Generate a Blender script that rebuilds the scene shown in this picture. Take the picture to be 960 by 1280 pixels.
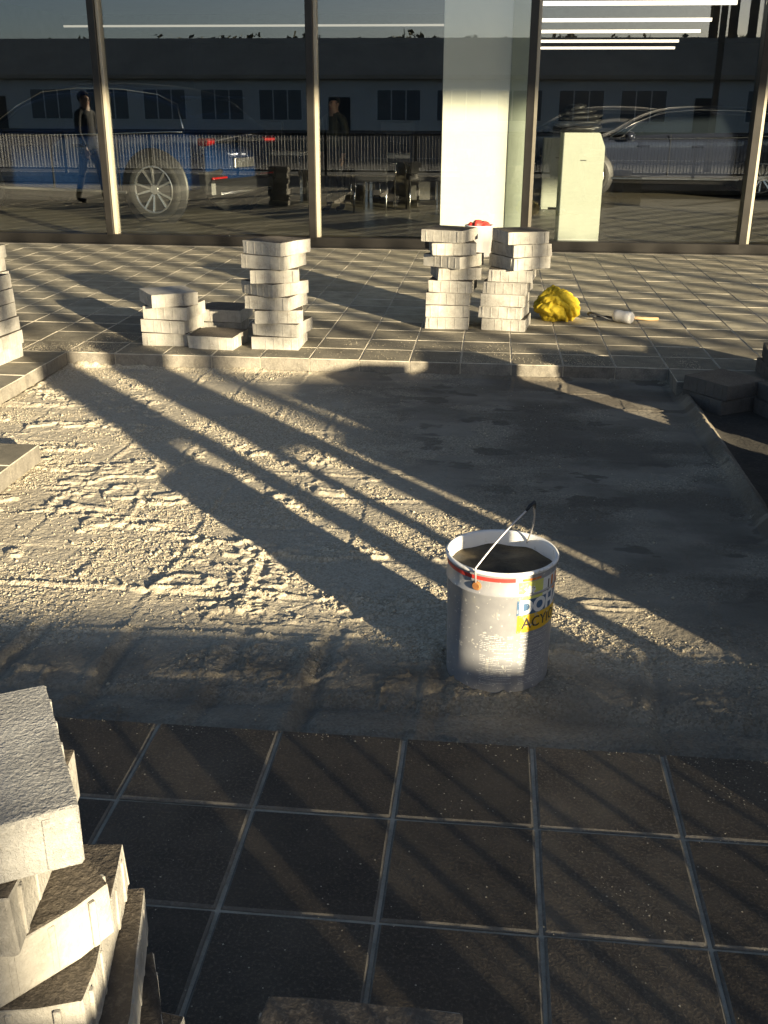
import bpy, bmesh, math, random
import numpy as np
from mathutils import Vector, Matrix

for o in list(bpy.data.objects):
    bpy.data.objects.remove(o)
S = bpy.context.scene
COL = S.collection
R = math.radians
rng = random.Random(7)

# ------------------------------------------------------------------ camera
cam_d = bpy.data.cameras.new('camera'); cam = bpy.data.objects.new('camera', cam_d); COL.objects.link(cam)
CAM = Vector((0.7598, -1.7804, 1.3915))
_r = Vector((0.99486, 0.10121, 0.0044)); _f = Vector((-0.0942, 0.9263, -0.3648))
def cam_axes(pitch=0.3734, yaw=-0.1013, roll=0.0044):
    cy, sy, cp, sp = math.cos(yaw), math.sin(yaw), math.cos(pitch), math.sin(pitch)
    F = Vector((sy*cp, cy*cp, -sp)); r = Vector((cy, -sy, 0)); u = r.cross(F)
    return math.cos(roll)*r + math.sin(roll)*u, -math.sin(roll)*r + math.cos(roll)*u, F
cr, cu, cf = cam_axes()
cam.matrix_world = Matrix(((cr.x, cu.x, -cf.x, CAM.x), (cr.y, cu.y, -cf.y, CAM.y), (cr.z, cu.z, -cf.z, CAM.z), (0, 0, 0, 1)))
cam_d.sensor_fit = 'VERTICAL'; cam_d.sensor_height = 36; cam_d.lens = 1286.64/1280*36
cam_d.clip_start = 0.05; cam_d.clip_end = 2000
S.camera = cam
S.render.resolution_x, S.render.resolution_y = 768, 1024

# ------------------------------------------------------------------ light
SUN_EL, SUN_AZ = R(10.4), R(41.0)                  # travels 41 deg left of +Y
travel = Vector((-math.sin(SUN_AZ)*math.cos(SUN_EL), math.cos(SUN_AZ)*math.cos(SUN_EL), -math.sin(SUN_EL)))
W = bpy.data.worlds.new('World'); S.world = W; W.use_nodes = True
nt = W.node_tree; bg = nt.nodes['Background']
sky = nt.nodes.new('ShaderNodeTexSky'); sky.sky_type = 'NISHITA'; sky.sun_disc = False
sky.sun_elevation = SUN_EL; sky.sun_rotation = math.pi - SUN_AZ
sky.air_density = 0.65; sky.dust_density = 1.5; sky.ozone_density = 1.0; sky.altitude = 300
nt.links.new(sky.outputs[0], bg.inputs[0]); bg.inputs[1].default_value = 0.05
sd = bpy.data.lights.new('sun', 'SUN'); sd.energy = 5.0; sd.angle = R(0.7); sd.color = (1.0, 0.855, 0.60)
sun = bpy.data.objects.new('sun', sd); COL.objects.link(sun); sun.location = (8, -8, 12)
sun.rotation_euler = travel.to_track_quat('-Z', 'Y').to_euler()
S.view_settings.view_transform = 'Standard'; S.view_settings.look = 'None'
S.view_settings.gamma = 1; S.view_settings.use_curve_mapping = False
S.view_settings.exposure = 1.78
S.render.engine = 'CYCLES'
S.cycles.max_bounces = 8; S.cycles.transparent_max_bounces = 16; S.cycles.glossy_bounces = 4
S.cycles.caustics_reflective = False; S.cycles.caustics_refractive = False

# ------------------------------------------------------------------ materials
class NT:
    def __init__(s, name):
        s.m = bpy.data.materials.new(name); s.m.use_nodes = True
        s.t = s.m.node_tree; s.b = s.t.nodes['Principled BSDF']; s.out = s.t.nodes['Material Output']
    def n(s, typ, **kw):
        nd = s.t.nodes.new(typ)
        for k, v in kw.items():
            if k in nd.inputs: nd.inputs[k].default_value = v
            else: setattr(nd, k, v)
        return nd
    def l(s, a, b): s.t.links.new(a, b)
    def coord(s, kind='Object'): return s.n('ShaderNodeTexCoord').outputs[kind]
    def noise(s, vec, scale, detail=4, rough=.6):
        nd = s.n('ShaderNodeTexNoise', Scale=scale, Detail=detail, Roughness=rough); s.l(vec, nd.inputs['Vector']); return nd.outputs['Fac']
    def ramp(s, fac, stops):
        nd = s.n('ShaderNodeValToRGB'); e = nd.color_ramp.elements
        while len(e) < len(stops): e.new(.5)
        for i, (p, c) in enumerate(stops): e[i].position = p; e[i].color = (*c, 1) if len(c) == 3 else c
        s.l(fac, nd.inputs[0]); return nd.outputs[0]
    def mix(s, fac, a, b, mode='MIX'):
        nd = s.n('ShaderNodeMix', data_type='RGBA', blend_type=mode)
        for i, v in ((0, fac), (6, a), (7, b)):
            if hasattr(v, 'is_linked') or isinstance(v, bpy.types.NodeSocket): s.l(v, nd.inputs[i])
            else: nd.inputs[i].default_value = v if i == 0 else ((*v, 1) if len(v) == 3 else v)
        return nd.outputs[2]
    def bump(s, h, strength=.5, dist=.01, prev=None):
        nd = s.n('ShaderNodeBump', Strength=strength, Distance=dist); s.l(h, nd.inputs['Height'])
        if prev: s.l(prev, nd.inputs['Normal'])
        return nd.outputs[0]
    def set(s, col=None, rough=None, normal=None, metal=None, **kw):
        for v, k in ((col, 'Base Color'), (rough, 'Roughness'), (normal, 'Normal'), (metal, 'Metallic')):
            if v is None: continue
            if isinstance(v, bpy.types.NodeSocket): s.l(v, s.b.inputs[k])
            else: s.b.inputs[k].default_value = (*v, 1) if isinstance(v, tuple) else v
        for k, v in kw.items(): s.b.inputs[k.replace('_', ' ')].default_value = v
        return s.m

MAT = {}
def plain(name, col, rough=.6, var=.25, scale=12, metal=0, bump=.15, bdist=.004, **kw):
    """colour with grain and slight wear"""
    q = NT(name); c = q.coord()
    f = q.noise(c, scale, 5, .65)
    dark = tuple(x*(1-var) for x in col); light = tuple(min(1, x*(1+var)) for x in col)
    cc = q.ramp(f, [(.3, dark), (.7, light)])
    g = q.noise(c, scale*9, 3)
    q.set(cc, rough, q.bump(g, bump, bdist) if bump else None, metal, **kw)
    MAT[name] = q.m
    return q.m

def stone(name, col, speck, rough=.85, big=7, fine=160, strength=.55, dust=None, dust_lo=.52, jitter=.35, bdist=.004):
    q = NT(name); c = q.coord(); info = q.n('ShaderNodeObjectInfo')
    off = q.n('ShaderNodeVectorMath', operation='MULTIPLY_ADD'); q.l(c, off.inputs[0]); off.inputs[1].default_value = (1, 1, 1)
    cmb = q.n('ShaderNodeCombineXYZ')
    mul = q.n('ShaderNodeMath', operation='MULTIPLY'); q.l(info.outputs['Random'], mul.inputs[0]); mul.inputs[1].default_value = 37.0
    q.l(mul.outputs[0], cmb.inputs[0]); q.l(mul.outputs[0], cmb.inputs[1]); q.l(cmb.outputs[0], off.inputs[2])
    v = off.outputs[0]
    n1 = q.noise(v, big, 6, .65); n2 = q.noise(v, fine, 3, .7)
    a = q.ramp(n1, [(.28, tuple(x*.62 for x in col)), (.72, tuple(min(1, x*1.35) for x in col))])
    a = q.mix(q.ramp(n2, [(.5, (0, 0, 0)), (.78, (1, 1, 1))]), a, speck)
    if dust: a = q.mix(q.ramp(q.noise(v, 3.2, 6, .7), [(dust_lo, (0, 0, 0)), (dust_lo+.25, (.6, .6, .6))]), a, dust)
    mr = q.n('ShaderNodeMapRange'); q.l(info.outputs['Random'], mr.inputs[0]); mr.inputs[3].default_value = 1-jitter; mr.inputs[4].default_value = 1+jitter
    a = q.mix(1.0, a, mr.outputs[0], 'MULTIPLY')
    nb = q.bump(n2, strength, bdist); nb = q.bump(n1, strength*.6, .006, nb)
    q.set(a, rough, nb); MAT[name] = q.m
    return q.m

stone('face_dark', (.066, .052, .036), (.19, .15, .10), .8, 7, 150, 1.0, (.155, .124, .083), .47, .35)
stone('face_baked_light', (.33, .29, .2), (.44, .39, .28), .85, 8, 150, .6, (.46, .41, .3), .5, .15)  # far paving tops, extra reflected sunlight put into the colour
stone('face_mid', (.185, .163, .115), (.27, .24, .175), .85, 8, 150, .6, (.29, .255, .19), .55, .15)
stone('face_stack', (.085, .07, .052), (.2, .165, .12), .8, 9, 120, .9, (.2, .165, .12), .55, .25)
stone('concrete', (.40, .375, .32), (.5, .47, .41), .92, 11, 130, .7, (.2, .182, .15), .5, .16)
stone('concrete_grey', (.30, .29, .265), (.42, .40, .36), .92, 9, 150, 1.0, None, .5, .1, .006)
stone('chamfer', (.17, .153, .122), (.26, .235, .19), .9, 14, 120, .6, None, .5, .15)
stone('chamfer_pale', (.48, .43, .33), (.56, .5, .4), .9, 14, 120, .6, None, .5, .1)  # chamfers of far and side paving, paler than in front
stone('paver_side', (.2, .18, .145), (.3, .27, .215), .92, 16, 110, .8, (.34, .3, .225), .5, .2)
stone('joint_sand', (.46, .41, .31), (.55, .49, .38), .95, 20, 220, .8, None, .5, 0)

# sand bed: compacted smooth patches, coarse grit, moist stains, painted shade
q = NT('bed_sand'); c = q.coord()
at = q.n('ShaderNodeAttribute', attribute_name='grit'); at2 = q.n('ShaderNodeAttribute', attribute_name='damp_shade')
n1 = q.noise(c, 5, 7, .65); n2 = q.noise(c, 210, 2, .6); n3 = q.noise(c, 34, 5, .7)
vor = q.n('ShaderNodeTexVoronoi', Scale=150.0); q.l(c, vor.inputs['Vector'])
smooth = q.ramp(n1, [(.3, (.325, .285, .21)), (.7, (.45, .40, .305))])
grit = q.ramp(vor.outputs['Color'], [(.1, (.32, .27, .185)), (.5, (.48, .415, .295)), (.9, (.63, .555, .415))])
a = q.mix(at.outputs['Fac'], smooth, grit)
a = q.mix(q.ramp(n3, [(.55, (0, 0, 0)), (.75, (.45, .45, .45))]), a, (.27, .25, .21))
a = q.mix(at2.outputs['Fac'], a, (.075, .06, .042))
hb = q.bump(n2, .35, .004); hb = q.bump(n3, .3, .006, hb)
hh = q.n('ShaderNodeMath', operation='MULTIPLY'); q.l(vor.outputs['Distance'], hh.inputs[0]); q.l(at.outputs['Fac'], hh.inputs[1])
hb = q.bump(hh.outputs[0], .7, .004, hb)
q.set(a, .95, hb); MAT['bed_sand'] = q.m
stone('grit_grain', (.45, .39, .28), (.6, .53, .40), .95, 60, 200, .2, None, .5, 0)
stone('concrete_shaded', (.11, .10, .085), (.16, .145, .12), .92, 9, 130, .6, (.07, .062, .05), .45, .12)  # concrete copy with the right-side shade in its colour
stone('shaded_soil', (.035, .03, .022), (.08, .07, .05), .95, 6, 60, .8, None, .5, 0)
stone('asphalt', (.05, .05, .05), (.09, .09, .088), .9, 3, 120, .4, None, .5, 0)
stone('ground_earth', (.09, .085, .06), (.13, .12, .09), .95, 1, 30, .4, None, .5, 0)

plain('frame_metal', (.032, .029, .025), .4, .15, 8, .6)
plain('frame_cap', (.42, .375, .28), .45, .08, 8, .1)
plain('white_paint', (.8, .79, .74), .5, .04, 5)
plain('column_paint', (.74, .74, .66), .6, .03, 5)
plain('pedestal_paint', (.38, .40, .345), .45, .04, 5, 0, .05)
plain('greenish_panel', (.33, .37, .31), .5, .06, 4)
plain('dark_wall', (.06, .058, .055), .7, .15, 3)
plain('ceiling_paint', (.12, .12, .12), .8, .1, 3)
plain('tyre', (.012, .012, .012), .75, .2, 30)
plain('black_plastic', (.015, .015, .016), .45, .2, 20)
plain('alloy', (.6, .6, .6), .25, .08, 20, .9, 0)
plain('chrome', (.75, .75, .75), .12, .04, 20, 1, 0)
plain('blue_paint', (.007, .028, .10), .22, .05, 3, .35, 0, Coat_Weight=1.0)
plain('grey_paint', (.03, .036, .058), .22, .05, 3, .5, 0, Coat_Weight=1.0)
plain('silver_paint', (.14, .15, .17), .25, .05, 3, .5, 0, Coat_Weight=1.0)
plain('car_glass', (.012, .016, .02), .05, .05, 3, 0, 0)
plain('tail_red', (.3, .01, .01), .25, .1, 20, 0, 0)
plain('wood', (.45, .3, .14), .6, .25, 20)
plain('rubber_white', (.75, .72, .66), .55, .08, 30)
plain('cloth_yellow', (.55, .40, .02), .85, .15, 40, 0, .4)
plain('cloth_dark', (.012, .012, .014), .8, .2, 40)
plain('cloth_olive', (.05, .048, .028), .8, .2, 30)
plain('skin', (.42, .26, .18), .55, .06, 20)
plain('hair', (.02, .015, .01), .6, .2, 60)
plain('red_plastic', (.5, .04, .03), .5, .15, 20)
plain('bin_white', (.8, .78, .74), .5, .06, 12)
plain('wall_white', (.76, .72, .65), .8, .06, .6)
plain('roof_brown', (.52, .41, .29), .8, .15, .5)
plain('far_glass', (.10, .12, .14), .2, .1, 2)
plain('foliage_far', (.085, .09, .06), .95, .4, .6)
plain('fence_iron', (.02, .02, .021), .45, .2, 20, .3)
plain('shade_board_face', (.5, .5, .48), .7, .05, 1)
plain('timber_grey', (.2, .17, .13), .8, .2, 10)
def worn(name, col, lo=.56):
    q = NT(name); c = q.coord(); f = q.noise(c, 48, 6, .75); g_ = q.noise(c, 130, 2, .5)
    a = q.mix(q.ramp(f, [(lo, (0, 0, 0)), (lo+.1, (.85, .85, .85))]), col, (.4, .39, .37))
    a = q.mix(q.ramp(g_, [(.66, (0, 0, 0)), (.7, (1, 1, 1))]), a, (.6, .57, .5))
    q.set(a, .5); MAT[name] = q.m
worn('label_yellow', (.72, .42, .012)); worn('label_lime', (.6, .6, .14)); worn('label_white', (.7, .69, .66), .6)
worn('label_blue', (.05, .11, .2)); worn('label_black', (.03, .028, .026), .62); worn('label_orange', (.68, .2, .02))
plain('rust', (.28, .11, .03), .8, .3, 80)
plain('wire', (.62, .58, .55), .4, .1, 40, .6, 0)

# bucket paint: silver grey with lime splashes and scuffs
q = NT('pail_metal'); c = q.coord()
n1 = q.noise(c, 14, 5); n2 = q.noise(c, 95, 2, .5)
mp = q.n('ShaderNodeMapping'); mp.inputs['Scale'].default_value = (60, 60, 16); q.l(c, mp.inputs[0]); n3 = q.noise(mp.outputs[0], 1, 4, .7)
a = q.ramp(n1, [(.3, (.28, .28, .29)), (.7, (.37, .367, .37))])
a = q.mix(q.ramp(n2, [(.66, (0, 0, 0)), (.70, (1, 1, 1))]), a, (.66, .63, .57))
a = q.mix(q.ramp(n3, [(.62, (0, 0, 0)), (.72, (.8, .8, .8))]), a, (.55, .52, .46))
a = q.mix(q.ramp(q.noise(c, 7, 7, .75), [(.58, (0, 0, 0)), (.66, (.55, .55, .55))]), a, (.42, .39, .33))
q.set(a, .38, q.bump(n2, .1, .001), .25); MAT['pail_metal'] = q.m
# white enamel of the pail's inside, dirty
q = NT('pail_white'); c = q.coord(); n1 = q.noise(c, 30, 6, .7)
a = q.ramp(n1, [(.55, (.78, .77, .74)), (.68, (.5, .46, .4)), (.78, (.12, .1, .08))])
q.set(a, .4); MAT['pail_white'] = q.m
q = NT('pail_fill'); c = q.coord(); n1 = q.noise(c, 9, 6, .7); n2 = q.noise(c, 120, 3)
q.set(q.ramp(n1, [(.35, (.022, .017, .01)), (.65, (.11, .085, .045))]), .65, q.bump(n2, .5, .004)); MAT['pail_fill'] = q.m

# glazing: coated pane, partly mirror, slightly green
q = NT('glass'); t = q.t
tr = q.n('ShaderNodeBsdfTransparent'); tr.inputs[0].default_value = (.955, .965, .94, 1)
gl = q.n('ShaderNodeBsdfGlossy'); gl.inputs['Roughness'].default_value = 0.0; gl.inputs[0].default_value = (.95, .97, 1, 1)
lw = q.n('ShaderNodeLayerWeight', Blend=.5)
pw = q.n('ShaderNodeMath', operation='POWER'); q.l(lw.outputs['Facing'], pw.inputs[0]); pw.inputs[1].default_value = 5.0
fr = q.n('ShaderNodeMapRange'); q.l(pw.outputs[0], fr.inputs[0]); fr.inputs[3].default_value = .10; fr.inputs[4].default_value = 1.0
mx = q.n('ShaderNodeMixShader'); q.l(fr.outputs[0], mx.inputs[0]); q.l(tr.outputs[0], mx.inputs[1]); q.l(gl.outputs[0], mx.inputs[2])
q.l(mx.outputs[0], q.out.inputs[0]); MAT['glass'] = q.m
def emit(name, col, st):
    q = NT(name); e = q.n('ShaderNodeEmission', Strength=st); e.inputs[0].default_value = (*col, 1); q.l(e.outputs[0], q.out.inputs[0]); MAT[name] = q.m
emit('led', (1, .86, .66), .9)
emit('led_dim', (1, .9, .74), .16)
emit('tail_glow', (1, .03, .02), .2)
# showroom floor tiles
q = NT('floor_tile'); c = q.coord()
br = q.n('ShaderNodeTexBrick', offset=0.0, Scale=1.0); br.inputs['Brick Width'].default_value = .6; br.inputs['Row Height'].default_value = .6
br.inputs['Mortar Size'].default_value = .008
br.inputs['Color1'].default_value = (.105, .095, .07, 1); br.inputs['Color2'].default_value = (.085, .078, .06, 1); br.inputs['Mortar'].default_value = (.03, .028, .022, 1)
q.l(c, br.inputs['Vector']); q.set(br.outputs[0], .35); MAT['floor_tile'] = q.m

# ------------------------------------------------------------------ helpers
def link(name, me, mats, parent=None, loc=None, rot=None):
    o = bpy.data.objects.new(name, me); COL.objects.link(o)
    if mats is not None and not me.materials:
        for m in ([mats] if isinstance(mats, str) else mats): me.materials.append(MAT[m])
    if loc is not None: o.location = loc
    if rot is not None: o.rotation_euler = rot if not isinstance(rot, (int, float)) else (0, 0, rot)
    if parent: o.parent = parent
    return o
def tag(o, label, cat, group=None):
    o['label'] = label; o['category'] = cat
    if group: o['group'] = group
    return o
def struct(o, label=None):
    o['kind'] = 'structure'
    if label: o['label'] = label
    return o
def empty(name, loc=(0, 0, 0), rz=0):
    o = bpy.data.objects.new(name, None); COL.objects.link(o); o.location = loc; o.rotation_euler = (0, 0, rz); o.empty_display_size = .1
    return o
def bm_mesh(bm, name, smooth=False):
    me = bpy.data.meshes.new(name); bm.normal_update(); bm.to_mesh(me); bm.free()
    if smooth:
        for p in me.polygons: p.use_smooth = True
    return me
def add_box(bm, c, s, rz=0, mi=0, bevel=0):
    M = Matrix.Translation(c) @ Matrix.Rotation(rz, 4, 'Z') @ Matrix.Diagonal((s[0], s[1], s[2], 1))
    r = bmesh.ops.create_cube(bm, size=1, matrix=M)
    fs = set(f for v in r['verts'] for f in v.link_faces)
    for f in fs: f.material_index = mi
    if bevel:
        es = set(e for v in r['verts'] for e in v.link_edges)
        rr = bmesh.ops.bevel(bm, geom=list(es), offset=bevel, segments=1, affect='EDGES')
        for f in rr['faces']: f.material_index = mi
def box(name, c, s, mat, parent=None, rz=0, bevel=0):
    bm = bmesh.new(); add_box(bm, (0, 0, 0), s, 0, 0, bevel)
    return link(name, bm_mesh(bm, name), mat, parent, c, rz)
def pydata(name, V, F, smooth=False):
    me = bpy.data.meshes.new(name); me.from_pydata([tuple(v) for v in V], [], F); me.update()
    if smooth: me.polygons.foreach_set('use_smooth', [True]*len(me.polygons))
    return me
def lathe(prof, n=48, closed=False):
    """profile [(r,z)] -> verts, faces"""
    V, F = [], []
    for r, z in prof:
        for k in range(n):
            a = 2*math.pi*k/n; V.append((r*math.cos(a), r*math.sin(a), z))
    m = len(prof)
    for i in range(m-1 if not closed else m):
        for k in range(n):
            j = (i+1) % m
            F.append((i*n+k, i*n+(k+1) % n, j*n+(k+1) % n, j*n+k))
    return V, F
def tube(pts, rad, n=8, cap=True):
    pts = [Vector(p) for p in pts]; V, F = [], []
    rads = rad if isinstance(rad, (list, tuple)) else [rad]*len(pts)
    prev = None
    for i, p in enumerate(pts):
        d = (pts[min(i+1, len(pts)-1)]-pts[max(i-1, 0)]).normalized()
        a = d.orthogonal().normalized() if prev is None else (prev-d*prev.dot(d)).normalized()
        prev = a; b = d.cross(a)
        for k in range(n):
            t = 2*math.pi*k/n; V.append(p+rads[i]*(math.cos(t)*a+math.sin(t)*b))
    for i in range(len(pts)-1):
        for k in range(n): F.append((i*n+k, i*n+(k+1) % n, (i+1)*n+(k+1) % n, (i+1)*n+k))
    if cap: F.append(tuple(range(n))[::-1]); F.append(tuple((len(pts)-1)*n+k for k in range(n)))
    return V, F
def copy_tree(o, parent=None):
    c = o.copy(); COL.objects.link(c); c.parent = parent
    for ch in list(o.children): copy_tree(ch, c)
    return c

# numpy value noise
def _hash(ix, iy, seed):
    h = (ix.astype(np.int64)*374761393+iy.astype(np.int64)*668265263+seed*1274126177) & 0x7fffffff
    h = ((h ^ (h >> 13))*1274126177) & 0x7fffffff
    h = ((h ^ (h >> 16))*2246822519) & 0x7fffffff
    return (h & 0xffffff)/float(0xffffff)
def vn(x, y, seed=0):
    ix, iy = np.floor(x), np.floor(y); fx, fy = x-ix, y-iy
    fx = fx*fx*(3-2*fx); fy = fy*fy*(3-2*fy)
    a, b, c_, d = _hash(ix, iy, seed), _hash(ix+1, iy, seed), _hash(ix, iy+1, seed), _hash(ix+1, iy+1, seed)
    return (a*(1-fx)+b*fx)*(1-fy)+(c_*(1-fx)+d*fx)*fy
def fbm(x, y, seed=0, oct=4):
    s, a, t = 0, .5, 0
    for k in range(oct): s = s+a*vn(x*2**k+17*k, y*2**k-9*k, seed+k); t += a; a *= .5
    return s/t

T = .3
ORD = ['lowest', 'second', 'third', 'fourth', 'fifth', 'sixth', 'seventh', 'eighth', 'ninth', 'tenth', 'eleventh', 'twelfth', 'thirteenth', 'fourteenth']

# ------------------------------------------------------------------ ground
struct(link('ground', pydata('ground', [(-500, -500, -.3), (500, -500, -.3), (500, 500, -.3), (-500, 500, -.3)], [(0, 1, 2, 3)]), 'ground_earth'))
struct(link('road', pydata('road', [(-120, -56, -.1), (120, -56, -.1), (120, -3.45, -.1), (-120, -3.45, -.1)], [(0, 1, 2, 3)]), 'asphalt'))
bm = bmesh.new(); add_box(bm, (0, -3.36, -.11), (120, .16, .22), 0, 0, .012)
struct(link('kerb', bm_mesh(bm, 'kerb'), 'concrete'))
for k in range(9):
    struct(box('road_marking', (-34+8*k, -14, -.094), (3.2, .14, .006), 'white_paint'))
struct(box('road_edge_line', (0, -7.2, -.094), (110, .14, .006), 'white_paint'))

# sand under the pavers (shows in the joints), one piece for each paved area
def slab(name, x0, x1, y0, y1, z1=-.0035, z0=-.079):
    return struct(box(name, ((x0+x1)/2, (y0+y1)/2, (z0+z1)/2), (x1-x0, y1-y0, z1-z0), 'joint_sand'))
SX = .006
front_pav = slab('front_paving', -6, 7.5, -3.27, .3-SX, -.0075)
back_pav = slab('back_paving', -9, 9, 4.2+SX, 9.42)
left_pav = slab('left_paving', -9, -1.8-SX, 2.4, 4.2-SX)
left_pav2 = slab('left_edge_paving', -9, -1.2-SX, .3+SX, 2.4-SX)
right_pav = slab('right_edge_paving', 1.8+SX, 7.5, 3.9+SX, 4.2-SX)

def tile_mesh(seed, matn, size=.292, h=.078, ch=.005):
    r = random.Random(seed); bm = bmesh.new()
    s = size/2; n = 3
    # top face grid (slightly uneven) + chamfer + sides
    top = []
    for j in range(n+1):
        for i in range(n+1):
            x = -s+ch+(2*s-2*ch)*i/n; y = -s+ch+(2*s-2*ch)*j/n
            edge = i in (0, n) or j in (0, n)
            top.append(bm.verts.new((x+(r.uniform(-.0008, .0008) if edge else 0), y+(r.uniform(-.0008, .0008) if edge else 0), r.uniform(-.0006, .0006))))
    g = lambda i, j: top[j*(n+1)+i]
    for j in range(n):
        for i in range(n): bm.faces.new((g(i, j), g(i+1, j), g(i+1, j+1), g(i, j+1))).material_index = 0
    ring = [g(i, 0) for i in range(n+1)]+[g(n, j) for j in range(1, n+1)]+[g(i, n) for i in range(n-1, -1, -1)]+[g(0, j) for j in range(n-1, 0, -1)]
    lo, bt = [], []
    for v in ring:
        x, y = v.co.x, v.co.y
        k = max(abs(x), abs(y)); X = max(-s, min(s, x*s/k if abs(x) >= k-.002 else x)); Y = max(-s, min(s, y*s/k if abs(y) >= k-.002 else y))
        j = r.uniform(-.001, .001)
        lo.append(bm.verts.new((X, Y, -ch*1.1+j))); bt.append(bm.verts.new((X, Y, -h)))
    m = len(ring)
    for k in range(m):
        a, b = k, (k+1) % m
        bm.faces.new((ring[b], ring[a], lo[a], lo[b])).material_index = 1
        bm.faces.new((lo[b], lo[a], bt[a], bt[b])).material_index = 2
    me = bm_mesh(bm, 'tile')
    me.materials.append(MAT[matn]); me.materials.append(MAT['chamfer' if matn == 'face_dark' else 'chamfer_pale']); me.materials.append(MAT['paver_side'])
    return me
TM = {k: [tile_mesh(s, k, *((.292, .078, .005) if k == 'face_dark' else (.2945, .078, .0032))) for s in range(5)] for k in ('face_dark', 'face_baked_light', 'face_mid')}
def px(P):
    d = Vector(P)-CAM; z = d.dot(cf)
    return (480+1286.64*d.dot(cr)/z, 640-1286.64*d.dot(cu)/z) if z > .05 else (-9999, 9999)
def in_view(P, m=90):
    a, b = px(P); return -m < a < 960+m and -m < b < 1280+m
rest = {}
def lay(parent, ij, matn, jit=.0012):
    """lay pavers on lattice cells; those in or near the frame one by one, the rest joined"""
    cells = [(px((i*T+.15, j*T+.15, 0)), i, j) for i, j in ij]
    vis = [(i, j) for p, i, j in cells if in_view((i*T+.15, j*T+.15, 0))]
    vis.sort(key=lambda c: (c[1]*T+1.78)**2+(c[0]*T-.76)**2)
    single = set(vis[:298])
    V, F, MI = [], [], []
    for i, j in ij:
        r = random.Random(i*131+j*977)
        loc = (i*T+.15, j*T+.15, r.uniform(-jit, jit)); rot = (r.uniform(-.004, .004), r.uniform(-.004, .004), r.uniform(-.004, .004)+r.choice((0, math.pi/2, math.pi)))
        mn = matn(i, j) if callable(matn) else matn
        me = TM[mn][r.randrange(5)]
        if (i, j) in single:
            o = link('paver', me, None, None, loc, rot); o.parent = parent; o.matrix_parent_inverse = parent.matrix_basis.inverted()
            o.location = loc
        else:
            rest.setdefault((parent.name, mn), []).append((me, loc, rot[2]))
    return parent
def flush_rest(parent):
    for (pn, mn), L in list(rest.items()):
        if pn != parent.name: continue
        V, F, MI = [], [], []
        for me, loc, rz in L:
            n0 = len(V); M = Matrix.Translation(loc) @ Matrix.Rotation(rz, 4, 'Z')
            V += [M @ v.co for v in me.vertices]
            for p in me.polygons: F.append(tuple(n0+k for k in p.vertices)); MI.append(p.material_index)
        me = pydata('outer_pavers', V, F); me.materials.append(MAT[mn]); me.materials.append(MAT['chamfer' if mn == 'face_dark' else 'chamfer_pale']); me.materials.append(MAT['paver_side'])
        me.polygons.foreach_set('material_index', MI)
        o = link('outer_pavers', me, None); o.parent = parent; o.matrix_parent_inverse = parent.matrix_basis.inverted()
        o['kind'] = 'stuff'
lay(front_pav, [(i, j) for j in range(-10, 1) for i in range(-20, 25)], 'face_dark'); flush_rest(front_pav)
lay(back_pav, [(i, j) for j in range(14, 31) for i in range(-26, 24)], lambda i, j: 'face_mid' if j < 18 else 'face_baked_light'); flush_rest(back_pav)  # rows by the glass lightened for the extra sunlight there
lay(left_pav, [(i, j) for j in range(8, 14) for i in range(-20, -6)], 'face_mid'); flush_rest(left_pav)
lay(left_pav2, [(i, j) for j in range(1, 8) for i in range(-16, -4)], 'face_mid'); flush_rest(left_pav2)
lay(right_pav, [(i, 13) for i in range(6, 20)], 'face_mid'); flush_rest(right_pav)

# ------------------------------------------------------------------ sand bed
x0, x1, y0, y1, dx = -2.3, 1.90, .297, 4.203, .005
nx, ny = int((x1-x0)/dx)+1, int((y1-y0)/dx)+1
X, Y = np.meshgrid(np.linspace(x0, x1, nx), np.linspace(y0, y1, ny))
def ss(a, b, v): t = np.clip((v-a)/(b-a), 0, 1); return t*t*(3-2*t)
xw = X+.06*(fbm(X*2.1, Y*2.1, 3)-.5)+.016*(fbm(X*14, Y*14, 5)-.5)
yw = Y+.06*(fbm(X*1.9, Y*2.3, 8)-.5)+.018*(fbm(X*13, Y*13, 9)-.5)
u, w = xw/T, yw/T
cu_, cw_ = np.floor(u), np.floor(w)
cell = _hash(cu_, cw_, 21)
left = 1-ss(-.1, .9, X*.755+Y*.656-1.35+.5*(fbm(X*2, Y*2, 31)-.5))      # rougher, raked part
rough = .7+.3*left
du, dw = np.abs(u-np.round(u))*T, np.abs(w-np.round(w))*T
z = np.full_like(X, -.088)
z += .005*(fbm(X*1.3, Y*1.3, 1)-.5)
z += (cell-.5)*.004+((u-cu_-.5)*(_hash(cu_, cw_, 22)-.5)+(w-cw_-.5)*(_hash(cu_, cw_, 23)-.5))*.004
m1 = ss(.47, .7, fbm(X*4.3, Y*3, 41)); m2 = ss(.47, .7, fbm(X*3, Y*4.3, 42))
ridx = np.exp(-(du/.017)**2)*m1; ridy = np.exp(-(dw/.018)**2)*m2
z += (ridx*.004+ridy*.0038)*rough
groove = np.exp(-((du-.026)/.012)**2)*m1*.6+np.exp(-((dw-.028)/.013)**2)*m2*.6
z -= groove*.006*rough
n = fbm(xw*6.5+.25*(fbm(X*30, Y*30, 57)-.5), yw*13+.5*(fbm(X*34, Y*30, 58)-.5), 51, 5); cres = 1-np.abs(2*n-1); z += .0085*ss(.88, .99, cres)*left*ss(.5, .66, fbm(X*2.6, Y*2.6, 53))
n = fbm(X*11, Y*9, 55, 3); z += .002*ss(.62, .8, n)*left
n = fbm(xw*4.2, yw*6.4, 56, 5); z += (.011*ss(.645, .69, n)-.007*ss(.69, .76, n))*left
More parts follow.
